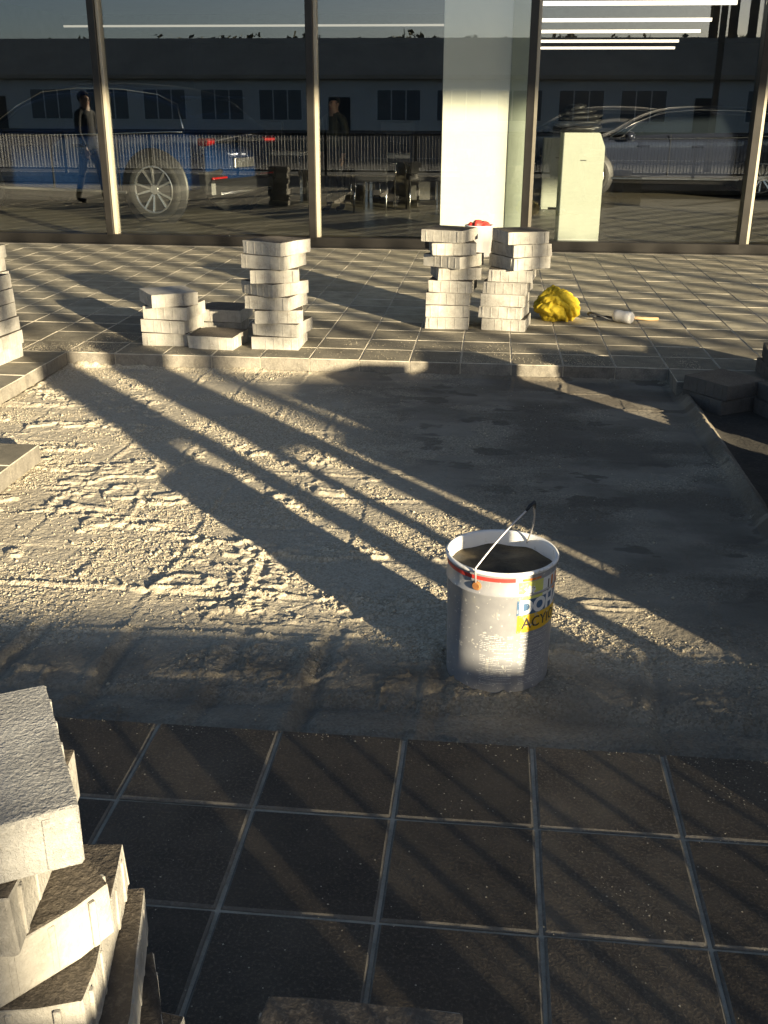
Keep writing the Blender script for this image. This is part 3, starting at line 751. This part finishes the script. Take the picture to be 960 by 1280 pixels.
def pedestal(x, y, rz, h, label):
    p = empty('display_pedestal', (x, y, 0), rz); tag(p, label, 'pedestal', 'display pedestals behind the glass')
    w, d = .43, .4
    prof = [(-w/2, .03), (w/2, .03), (w/2, h-.14), (w/2-.06, h), (-w/2, h)]
    bm = bmesh.new()
    f0 = [bm.verts.new((a, -d/2, b)) for a, b in prof]; f1 = [bm.verts.new((a, d/2, b)) for a, b in prof]
    bm.faces.new(f0); bm.faces.new(f1[::-1])
    for k in range(5): bm.faces.new((f0[(k+1) % 5], f0[k], f1[k], f1[(k+1) % 5]))
    bmesh.ops.bevel(bm, geom=bm.edges[:], offset=.006, segments=2, affect='EDGES')
    link('body', bm_mesh(bm, 'pedestal'), 'pedestal_paint', p)
    for sx_ in (-1, 1): box('foot', (sx_*.15, 0, .016), (.1, .34, .032), 'pedestal_paint', p)
    box('slot', (.0, -d/2-.001, h-.27), (.06, .006, .008), 'black_plastic', p)
    return p
pedestal(1.655, 9.86, R(2), 1.17, 'pale green pedestal carrying a black bundle behind the glass')
pedestal(1.66, 14.6, R(0), 1.0, 'smaller pale pedestal deep in the showroom')
# black glossy folded bundle on the pedestal
bb = empty('black_bundle', (1.63, 9.86, 1.168), R(6)); tag(bb, 'black glossy folded bundle lying on the pale pedestal', 'bundle')
for k, (dx_, dz_, w_, t_) in enumerate(((.0, .035, .42, .06), (-.03, .09, .46, .055), (.0, .145, .40, .05), (-.04, .195, .36, .045), (-.07, .24, .2, .05))):
    bm = bmesh.new(); bmesh.ops.create_icosphere(bm, subdivisions=4, radius=1)
    cc = np.array([v.co for v in bm.verts]); nn_ = fbm(cc[:, 0]*3+k*5, cc[:, 1]*3+cc[:, 2]*2, 11+k)
    for v, c_, e_ in zip(bm.verts, cc, nn_):
        f_ = lambda t: math.copysign(abs(t)**.6, t)
        v.co = Vector((f_(c_[0])*w_/2*(.85+.3*e_), f_(c_[1])*.17*(.85+.3*e_), c_[2]*t_*.62+.03*(e_-.5)+c_[0]*.02))
    link('fold', bm_mesh(bm, 'fold', True), 'black_plastic', bb, (dx_, 0, dz_))

# ------------------------------------------------------------------ cars
def wheel(parent, x, y, side, r=.405):
    w = empty('wheel', (x, y, r)); w.parent = parent; w.rotation_euler = (R(90)*(1 if side > 0 else -1)*-1, 0, 0)
    # local +z points outwards
    V, F = lathe([(r*.66, -.11), (r*.9, -.13), (r*.985, -.11), (r, -.06), (r, .06), (r*.985, .105), (r*.9, .128), (r*.73, .122), (r*.69, .10), (r*.66, .0)], 48)
    link('tyre', pydata('tyre', V, F, True), 'tyre', w)
    V, F = lathe([(r*.735, .118), (r*.70, .126), (r*.665, .112), (r*.66, -.08), (.0001, -.08)], 48)
    link('rim', pydata('rim', V, F, True), 'black_plastic', w)
    V, F = lathe([(r*.735, .119), (r*.715, .1285), (r*.675, .119)], 48); link('rim_edge', pydata('rim_edge', V, F, True), 'alloy', w)
    bm = bmesh.new()
    for k in range(5):
        a0 = 2*math.pi*k/5
        for d_ in (-.2, .2):
            p0 = Vector((r*.12*math.cos(a0+d_*.8), r*.12*math.sin(a0+d_*.8), .085)); p1 = Vector((r*.68*math.cos(a0+d_*1.25), r*.68*math.sin(a0+d_*1.25), .112))
            m_ = (p0+p1)/2; dv = p1-p0
            M = Matrix.Translation(m_) @ dv.to_track_quat('X', 'Z').to_matrix().to_4x4() @ Matrix.Diagonal((dv.length, .026, .02, 1))
            bmesh.ops.create_cube(bm, size=1, matrix=M)
    bmesh.ops.create_cone(bm, cap_ends=True, segments=20, radius1=r*.17, radius2=r*.14, depth=.03, matrix=Matrix.Translation((0, 0, .09)))
    link('spokes', bm_mesh(bm, 'spokes'), 'alloy', w)
    return w
def sx_(x): return x if x > -1.48 else -1.48+(x+1.48)*.74
def car(name, loc, rz, paint, label, kind='suv', lights=True):
    root = empty(name, loc, rz); tag(root, label, 'car')
    # local: +X forward, +Y left, +Z up. station: x, z_bottom, w_low, z_belt, w_belt, z_roof, w_roof
    if kind == 'suv':
        ST = [(-2.48, .50, .62, .80, .66, .86, .56), (-2.44, .36, .80, .98, .84, 1.06, .70), (-2.34, .30, .90, 1.07, .93, 1.16, .74), (-2.10, .28, .955, 1.10, .975, 1.33, .70), (-1.82, .27, .975, 1.10, .99, 1.50, .675),
              (-1.45, .26, .985, 1.09, .995, 1.62, .67), (-.9, .25, .98, 1.07, .985, 1.685, .675), (-.2, .25, .975, 1.05, .98, 1.70, .68), (.4, .25, .975, 1.035, .98, 1.655, .665), (.85, .25, .975, 1.03, .98, 1.48, .66),
              (1.28, .26, .98, 1.03, .985, 1.16, .72), (1.55, .27, .98, 1.02, .985, 1.075, .76), (2.0, .28, .965, .96, .97, 1.01, .74), (2.3, .30, .90, .88, .92, .94, .66), (2.45, .36, .78, .74, .80, .80, .54), (2.5, .46, .6, .62, .62, .66, .4)]
        ST = [(sx_(t[0]),)+t[1:] for t in ST]
        wx, r = (-1.48, 1.50), .405
    else:
        ST = [(-2.36, .48, .62, .72, .66, .80, .52), (-2.32, .34, .78, .88, .82, .96, .64), (-2.2, .26, .87, .97, .89, 1.08, .68), (-1.95, .24, .90, 1.0, .92, 1.27, .64), (-1.6, .22, .91, .99, .925, 1.40, .61),
              (-1.0, .21, .91, .96, .92, 1.455, .61), (-.3, .21, .91, .94, .915, 1.465, .61), (.3, .21, .91, .93, .915, 1.42, .60), (.75, .21, .91, .93, .915, 1.24, .60), (1.12, .22, .91, .92, .915, 1.0, .68),
              (1.4, .23, .91, .90, .915, .955, .72), (1.85, .24, .89, .84, .90, .89, .70), (2.15, .27, .83, .76, .85, .81, .62), (2.3, .33, .72, .64, .74, .69, .5), (2.36, .42, .55, .54, .57, .57, .38)]
        wx, r = (-1.42, 1.42), .33
    V, F, MI = [], [], []
    half = []
    for x, zb, wl, zt, wb, zr, wr in ST:
        half.append([(wl*.86, zb), (wl, zb+.10), (wl*1.0+.004, zb+(zt-zb)*.42), (wb, zb+(zt-zb)*.80), (wb*.985, zt), (wb*.955, zt+.02 if zr-zt > .1 else zt+(zr-zt)*.3), (wr+(wb-wr)*.12 if zr-zt > .25 else wr+(wb-wr)*.5, zr-.09*min(1, (zr-zt)/.3)), (wr*.93, zr-.015), (wr*.5, zr+.008), (0, zr+.014)])
    n = 10
    for (x, *_), h in zip(ST, half):
        for y, z_ in h: V.append((x, y, z_))
        for y, z_ in h[-2::-1]: V.append((x, -y, z_))
    m = 2*n-1
    cab = [i for i, s_ in enumerate(ST) if s_[5]-s_[3] > .3]
    for i in range(len(ST)-1):
        for k in range(m-1):
            F.append((i*m+k, (i+1)*m+k, (i+1)*m+k+1, i*m+k+1))
            kk = min(k, m-2-k); mi = 0
            both = i >= cab[0]-1 and i+1 <= cab[-1]+1
            if kk == 5 and both: mi = 1
            if kk >= 7 and (i+1 == cab[0] or i == cab[-1]): mi = 1
            if kk >= 7 and i == cab[0] : mi = 1 if kind == 'suv' else mi
            if kk == 0: mi = 2
            if kk in (1,) and kind == 'suv' and (i < 2): mi = 2
            MI.append(mi)
    F.append(tuple(range(m))); MI.append(0); F.append(tuple((len(ST)-1)*m+k for k in range(m))[::-1]); MI.append(0)
    me = pydata('car_body', V, F, True); me.polygons.foreach_set('material_index', MI)
    body = link('body', me, [paint, 'car_glass', 'black_plastic'], root)
    sb = body.modifiers.new('s', 'SUBSURF'); sb.levels = 2; sb.render_levels = 2
    wl = .985 if kind == 'suv' else .91
    for sd_ in (1, -1):
        for x in wx:
            V, F = lathe([(.0001, 0), (r*1.2, 0), (r*1.24, -.03)], 36)
            a_ = link('wheel_arch', pydata('wheel_arch', V, F, True), 'black_plastic', root, (x, sd_*(wl+.012), r+.02)); a_.rotation_euler = (R(90)*-sd_, 0, 0)
            wheel(root, x, sd_*(wl-.085), sd_, r)
        # window chrome line
        pts = [(s_[0], sd_*(s_[4]*.985+.006), s_[3]+.008) for s_ in ST[cab[0]-1:cab[-1]+2]]
        link('window_trim', pydata('window_trim', *tube(pts, .012, 6), True), 'chrome', root)
        pts = [(s_[0], sd_*(s_[6]+(s_[4]-s_[6])*.10+.012), s_[5]-.072) for s_ in ST[cab[0]:cab[-1]+1]]
        pts = [(ST[cab[0]-1][0], sd_*(ST[cab[0]-1][4]*.97), ST[cab[0]-1][3]+.05)]+pts+[(ST[cab[-1]+1][0], sd_*(ST[cab[-1]+1][4]*.95), ST[cab[-1]+1][3]+.04)]
        link('window_trim', pydata('roof_trim', *tube(pts, .011, 6), True), 'chrome', root)
        for x in (-.35, .55):
            box('door_handle', (x, sd_*(wl+.012), .93 if kind == 'suv' else .82), (.2, .025, .03), paint, root, 0, .006)
        for x in (-.95, .12):
            box('door_seam', (x, sd_*(wl-.001), .68), (.006, .02, .66), 'black_plastic', root)
        box('side_sill_trim', (0, sd_*(wl+.004), .36 if kind == 'suv' else .3), (2.1, .03, .035), 'chrome', root, 0, .004)
        # mirror
        bm = bmesh.new(); bmesh.ops.create_icosphere(bm, subdivisions=3, radius=1, matrix=Matrix.Diagonal((.09, .13, .075, 1)))
        link('mirror', bm_mesh(bm, 'mirror', True), paint, root, (.95 if kind == 'suv' else .8, sd_*(wl+.09), 1.08 if kind == 'suv' else .98))
        bm = bmesh.new(); add_box(bm, (0, 0, 0), (.14, .30, .09), R(12*sd_), 0, .015)
        tl = link('tail_light', bm_mesh(bm, 'tail_light'), 'tail_red', root, (sx_(-2.385) if kind == 'suv' else -2.25, sd_*(.76 if kind == 'suv' else .7), .99 if kind == 'suv' else .87))
        if lights: box('lamp', (-.075, 0, .0), (.01, .2, .03), 'tail_glow', tl, R(12*sd_))
        bm = bmesh.new(); add_box(bm, (0, 0, 0), (.2, .34, .1), R(-24*sd_), 0, .02)
        link('headlight', bm_mesh(bm, 'headlight'), 'chrome', root, (2.29 if kind == 'suv' else 2.14, sd_*.66, .76 if kind == 'suv' else .68))
    if kind == 'suv':
        box('light_bar', (sx_(-2.475), 0, .985), (.03, 1.2, .03), 'black_plastic', root, 0, .008)
        box('number_plate', (sx_(-2.50)-.008, 0, .72), (.03, .5, .12), 'alloy', root, 0, .005)
        bm = bmesh.new(); add_box(bm, (0, 0, 0), (.16, 1.6, .22), 0, 0, .04); link('rear_bumper', bm_mesh(bm, 'rear_bumper'), 'black_plastic', root, (sx_(-2.42), 0, .42))
        box('bumper_trim', (sx_(-2.42)-.09, 0, .36), (.02, 1.3, .035), 'chrome', root, 0, .005)
        for sd_ in (1, -1): box('reflector', (sx_(-2.49)-.008, sd_*.62, .55), (.03, .34, .025), 'tail_red', root, 0, .004)
        bm = bmesh.new(); add_box(bm, (0, 0, 0), (.22, 1.25, .035), 0, 0, .012); link('spoiler', bm_mesh(bm, 'spoiler'), paint, root, (sx_(-1.95), 0, 1.52))
    return root
HA = R(180-17)
def car_at(wheel_xy, rz, wheel_local):
    c_, s_ = math.cos(rz), math.sin(rz)
    return (wheel_xy[0]-(c_*wheel_local[0]-s_*wheel_local[1]), wheel_xy[1]-(s_*wheel_local[0]+c_*wheel_local[1]), 0.002)
car('blue_car', car_at((-3.60, 11.72), HA, (-1.48, .985)), HA, 'blue_paint', 'dark blue sport utility car parked inside behind the glass front')
car('grey_car', car_at((5.2, 16.9), R(177), (-1.42, .9)), R(177), 'grey_paint', 'dark grey estate car inside behind the pale pedestal', 'estate', False)
car('silver_car', car_at((4.0, 21.6), R(168), (-1.42, .9)), R(168), 'silver_paint', 'pale silver car deep in the showroom behind the grey one', 'estate', False)

# ------------------------------------------------------------------ desks, chairs
def desk(x, y, rz, w, label):
    d = empty('desk', (x, y, 0), rz); tag(d, label, 'desk', 'showroom desks')
    box('desk_top', (0, 0, .735), (w, .7, .05), 'white_paint', d, 0, .006)
    for sx_ in (-1, 1):
        for sy_ in (-1, 1): box('leg', (sx_*(w/2-.06), sy_*.3, .355), (.045, .045, .709), 'chrome', d)
    box('drawer_unit', (w/2-.3, .05, .40), (.4, .5, .58), 'dark_wall', d, 0, .004)
    box('monitor', (-w*.1, .1, 1.05), (.5, .03, .3), 'black_plastic', d, 0, .004)
    box('monitor_stand', (-w*.1, .13, .83), (.05, .04, .14), 'black_plastic', d)
desk(-2.75, 15.2, 0, 1.1, 'white topped desk partly behind the dark frame post')
desk(-.62, 14.6, 0, 1.2, 'white topped desk beside the bright column')
def chair(x, y, rz, label):
    c_ = empty('office_chair', (x, y, 0), rz); tag(c_, label, 'chair', 'showroom chairs')
    box('seat', (0, 0, .47), (.5, .48, .08), 'cloth_dark', c_, 0, .02); box('backrest', (0, .24, .8), (.48, .07, .55), 'cloth_dark', c_, 0, .02)
    for sx_ in (-1, 1):
        V, F = tube([(sx_*.24, -.24, .006), (sx_*.23, -.22, .44), (sx_*.23, .22, .44), (sx_*.24, .28, .006)], .014, 8); link('leg_frame', pydata('leg_frame', V, F, True), 'chrome', c_)
        box('armrest', (sx_*.26, 0, .66), (.04, .4, .03), 'black_plastic', c_); V, F = tube([(sx_*.26, -.15, .45), (sx_*.26, -.15, .65)], .01, 6); link('arm_post', pydata('arm_post', V, F, True), 'chrome', c_)
for k, (x, y, a_, lb) in enumerate(((-.95, 13.6, 170, 'dark chair with bright legs in front of the white desk'), (-.25, 13.75, 190, 'dark chair nearest the bright column'), (-1.35, 15.3, 20, 'dark chair behind the standing figure'))):
    chair(x, y, R(a_), lb)
o = box('storage_box', (-2.62, 15.6, .17), (.5, .4, .34), 'dark_wall', None, R(10), .01); tag(o, 'low dark box on the showroom floor by the desk', 'box')
struct(box('floor_strip', (-4.0, 10.12, .004), (5.2, .07, .008), 'white_paint'))

# ------------------------------------------------------------------ people
def person(loc, rz, height, label, cols, stride=.12, arm=.10):
    """skinned figure, faces +Y locally. cols: jacket, trousers, shoes, hair"""
    k = height/1.75
    J = [  # name, pos, radius, parent, zone
        ('pelvis', (0, 0, .95), (.155, .115), None, 'tr'), ('waist', (0, .01, 1.10), (.145, .105), 0, 'ja'), ('chest', (0, .0, 1.30), (.17, .12), 1, 'ja'), ('neckb', (0, -.01, 1.45), (.085, .075), 2, 'ja'),
        ('neck', (0, .0, 1.51), (.056, .06), 3, 'sk'), ('head', (0, .015, 1.60), (.075, .09), 4, 'sk'), ('crown', (0, .01, 1.695), (.068, .082), 5, 'sk')]
    def add(*a): J.append(a); return len(J)-1
    for s_ in (-1, 1):
        f_ = stride*s_
        h_ = add('hip', (s_*.095, 0, .90), (.095, .1), 0, 'tr'); kn = add('knee', (s_*.10, f_*.55+.03, .50), (.062, .066), h_, 'tr')
        an = add('ankle', (s_*.10, f_-.02, .10), (.045, .05), kn, 'tr'); he = add('heel', (s_*.10, f_-.01, .05), (.042, .045), an, 'sh'); add('toe', (s_*.115, f_+.16, .035), (.042, .032), he, 'sh')
        sh = add('shoulder', (s_*.185, 0, 1.41), (.066, .068), 3, 'ja'); el = add('elbow', (s_*.245, -arm*s_*.4-.02, 1.13), (.05, .05), sh, 'ja'); wr = add('wrist', (s_*.26, -arm*s_+.05, .90), (.033, .036), el, 'ja')
        pa_ = add('palm', (s_*.26, -arm*s_+.065, .83), (.022, .04), wr, 'sk')
        for t_, (dy, ln) in enumerate(((.03, .075), (.01, .088), (-.01, .08), (-.028, .062))):
            m_ = add('knuckle', (s_*.258, -arm*s_+.07+dy, .79), (.010, .010), pa_, 'sk'); add('tip', (s_*.245, -arm*s_+.075+dy, .79-ln), (.008, .008), m_, 'sk')
        m_ = add('thumb', (s_*.245, -arm*s_+.105, .82), (.011, .011), pa_, 'sk'); add('thumbtip', (s_*.235, -arm*s_+.125, .775), (.009, .009), m_, 'sk')
    bm = bmesh.new(); sk = bm.verts.layers.skin.verify(); vs = []
    for nm, p, r_, par, zn in J:
        v = bm.verts.new(Vector(p)*k); v[sk].radius = (r_[0]*k, r_[1]*k); vs.append(v)
    vs[0][sk].use_root = True
    for v, jn in zip(vs, J):
        if jn[3] is not None: bm.edges.new((vs[jn[3]], v))
    me = bpy.data.meshes.new('p'); bm.to_mesh(me); bm.free()
    tmp = bpy.data.objects.new('p', me); COL.objects.link(tmp)
    md = tmp.modifiers.new('skin', 'SKIN'); md.use_smooth_shade = True; s2 = tmp.modifiers.new('sub', 'SUBSURF'); s2.levels = 2; s2.render_levels = 2
    dg = bpy.context.evaluated_depsgraph_get(); me2 = bpy.data.meshes.new_from_object(tmp.evaluated_get(dg)); bpy.data.objects.remove(tmp)
    zones = ['ja', 'tr', 'sh', 'sk']; me2.materials.clear()
    for m_ in (cols[0], cols[1], cols[2], 'skin'): me2.materials.append(MAT[m_])
    jp = np.array([np.array(j[1])*k for j in J]); jz = [zones.index(j[4]) for j in J]
    # nearest bone segment decides the garment
    segs = [(jp[j[3]], jp[i], jz[i]) for i, j in enumerate(J) if j[3] is not None]
    cen = np.array([p.center for p in me2.polygons]); best = np.full(len(cen), 1e9); mi = np.zeros(len(cen), int)
    for a_, b_, zi in segs:
        d = b_-a_; t = np.clip(((cen-a_) @ d)/(d @ d), 0, 1); ds = np.linalg.norm(cen-a_-t[:, None]*d, axis=1)
        u_ = ds < best; best[u_] = ds[u_]; mi[u_] = zi
    me2.polygons.foreach_set('material_index', mi.tolist())
    for p in me2.polygons: p.use_smooth = True
    root = empty('person', loc, rz); tag(root, label, 'person')
    link('body', me2, None, root)
    # hair cap, nose, ears, eyes, mouth
    bm = bmesh.new(); bmesh.ops.create_icosphere(bm, subdivisions=3, radius=1, matrix=Matrix.Translation((0, -.012*k, 1.665*k)) @ Matrix.Diagonal((.088*k, .105*k, .098*k, 1)))
    bmesh.ops.delete(bm, geom=[v for v in bm.verts if v.co.y > .035*k and v.co.z < 1.70*k or v.co.z < 1.58*k], context='VERTS')
    link('hair', bm_mesh(bm, 'hair', True), cols[3], root)
    for nm, c_, s_ in (('nose', (0, .112, 1.615), (.014, .02, .022)), ('ear', (.083, .005, 1.62), (.01, .02, .03)), ('ear', (-.083, .005, 1.62), (.01, .02, .03))):
        bm = bmesh.new(); bmesh.ops.create_icosphere(bm, subdivisions=2, radius=1, matrix=Matrix.Translation(Vector(c_)*k) @ Matrix.Diagonal((s_[0]*k, s_[1]*k, s_[2]*k, 1))); link(nm, bm_mesh(bm, nm, True), 'skin', root)
    for nm, c_, s_, m_ in (('eye', (.032, .098, 1.645), (.011, .008, .007), 'label_black'), ('eye', (-.032, .098, 1.645), (.011, .008, .007), 'label_black'), ('mouth', (0, .1, 1.565), (.024, .01, .005), 'red_plastic')):
        bm = bmesh.new(); bmesh.ops.create_icosphere(bm, subdivisions=2, radius=1, matrix=Matrix.Translation(Vector(c_)*k) @ Matrix.Diagonal((s_[0]*k, s_[1]*k, s_[2]*k, 1))); link(nm, bm_mesh(bm, nm, True), m_, root)
    return root
person((-5.5, 4.6, 0), R(-70), 1.62, 'person in dark clothes walking on the paving, mirrored in the glass', ('cloth_dark', 'cloth_dark', 'cloth_dark', 'hair'), .2, .12)
person((-1.55, 13.7, 0), R(150), 1.56, 'person in an olive jacket standing between the desks', ('cloth_olive', 'cloth_dark', 'cloth_dark', 'hair'), .05, .05)

# ------------------------------------------------------------------ railing behind the camera (mirrored in the glass; its bars shade the near paving)
YF = -3.05
fx0, fx1, pitch = -13.0, 13.0, .11
bar_mes = []
for d_ in (.042, .074):
    bar_bm = bmesh.new(); add_box(bar_bm, (0, 0, 0), (.014, d_, .75), 0, 0); bar_mes.append(bm_mesh(bar_bm, 'bar')); bar_mes[-1].materials.append(MAT['fence_iron'])
x = fx0; k = 0
while x < fx1-.01:
    rl = empty('iron_railing', (x, YF, -.006)); tag(rl, f'black iron railing panel with close upright bars, {ORD[k] if k else "first"} from the walking person end', 'railing', 'railing panels along the pavement edge')
    w = 2.0
    box('post', (0, 0, .45), (.06, .07, .91), 'fence_iron', rl, 0, .004)
    box('top_rail', (w/2, 0, .87), (w-.062, .09, .05), 'fence_iron', rl); box('bottom_rail', (w/2, 0, .10), (w-.062, .05, .035), 'fence_iron', rl)
    for j in range(1, 28):
        o = link('bar', bar_mes[j % 2], None, rl, (j*w/28, 0, .48))
    x += w; k += 1

# ------------------------------------------------------------------ added unseen board on posts: slats streak the far paving, board shades the facade
hb_ = empty('shade_board', (14.6, -8.0, -.1)); tag(hb_, 'added unseen board on posts with open slats, shading paving and facade', 'shade_board')
for x_ in (-8.4, -5.0, -1.7, 1.7, 5.0, 8.4): box('post', (x_, .12, 4.6), (.14, .14, 9.2), 'timber_grey', hb_)
k = 0; x_ = -8.6
while x_ < 8.6:
    box('slat', (x_, -.02, 3.82), (.22, .03, 1.32), 'timber_grey', hb_); x_ += .47
box('board', (0, -.02, 7.55), (17.6, .06, 3.4), 'shade_board_face', hb_, 0, .01)

# ------------------------------------------------------------------ street opposite (mirrored in the glass)
ob_ = empty('low_building', (0, -60, -.12)); tag(ob_, 'long low white building with brown roof across the street', 'building')
box('wall', (0, -4, 1.75), (110, 8, 3.5), 'wall_white', ob_)
bm = bmesh.new()
pr_ = [(-9.2, 3.51), (.6, 3.51), (.6, 3.8), (-4.2, 6.5), (-9.2, 3.8)]
a0 = [bm.verts.new((-55.5, p[0], p[1])) for p in pr_]; a1 = [bm.verts.new((55.5, p[0], p[1])) for p in pr_]
bm.faces.new(a0[::-1]); bm.faces.new(a1)
for k in range(5): bm.faces.new((a0[k], a0[(k+1) % 5], a1[(k+1) % 5], a1[k]))
link('roof', bm_mesh(bm, 'roof'), 'roof_brown', ob_)
for k in range(24):
    x_ = -50.5+4.4*k
    if k % 6 == 3:
        box('door', (x_, .04, 1.15), (1.6, .08, 2.3), 'dark_wall', ob_)
    else:
        wdw = box('window', (x_, .03, 1.75), (3.3, .06, 2.2), 'white_paint', ob_)
        for sx_ in (-1.08, 0, 1.08): box('pane', (sx_, .035, 0), (.98, .02, 2.05), 'far_glass', wdw)
tb = empty('road_shade_block', (49, -66, -.12)); tag(tb, 'tall grey block added unseen to shade the road, beside the low building', 'building')  # unseen block added to shade the road behind the railing
box('wall', (0, 0, 6), (52, 10, 12), 'wall_white', tb); box('roof', (0, 0, 12.16), (52.6, 10.6, .3), 'roof_brown', tb)
for fl in range(4):
    for k in range(12):
        wdw = box('window', (-23.5+4.25*k, 5.03, 1.7+2.9*fl), (1.8, .06, 1.5), 'white_paint', tb); box('pane', (0, .035, 0), (1.6, .02, 1.3), 'far_glass', wdw)
# distant trees beyond the roof, one mass
V, F = [], []
tr_ = np.random.default_rng(9)
for k in range(230):
    cx_, cy_ = tr_.uniform(-130, 130), tr_.uniform(-92, -76); hgt = tr_.uniform(7.2, 7.9); rr_ = tr_.uniform(2.8, 4.2)
    for j in range(480):
        d = tr_.normal(size=3); d /= np.linalg.norm(d); c_ = np.array((cx_, cy_, hgt-rr_))+d*rr_*np.array((1, 1, .95))*tr_.uniform(.6, 1.05)
        if c_[2] < .4: continue
        s_ = tr_.uniform(.18, .36); a_, b_ = tr_.normal(size=3), tr_.normal(size=3); a_ *= s_/np.linalg.norm(a_); b_ *= s_/np.linalg.norm(b_)
        n0 = len(V); V += [c_-a_, c_+b_, c_+a_, c_-b_]; F.append((n0, n0+1, n0+2, n0+3))
o = link('tree_belt', pydata('tree_belt', V, F), 'foliage_far'); o['kind'] = 'stuff'; tag(o, 'dense belt of trees beyond the low white building', 'trees')
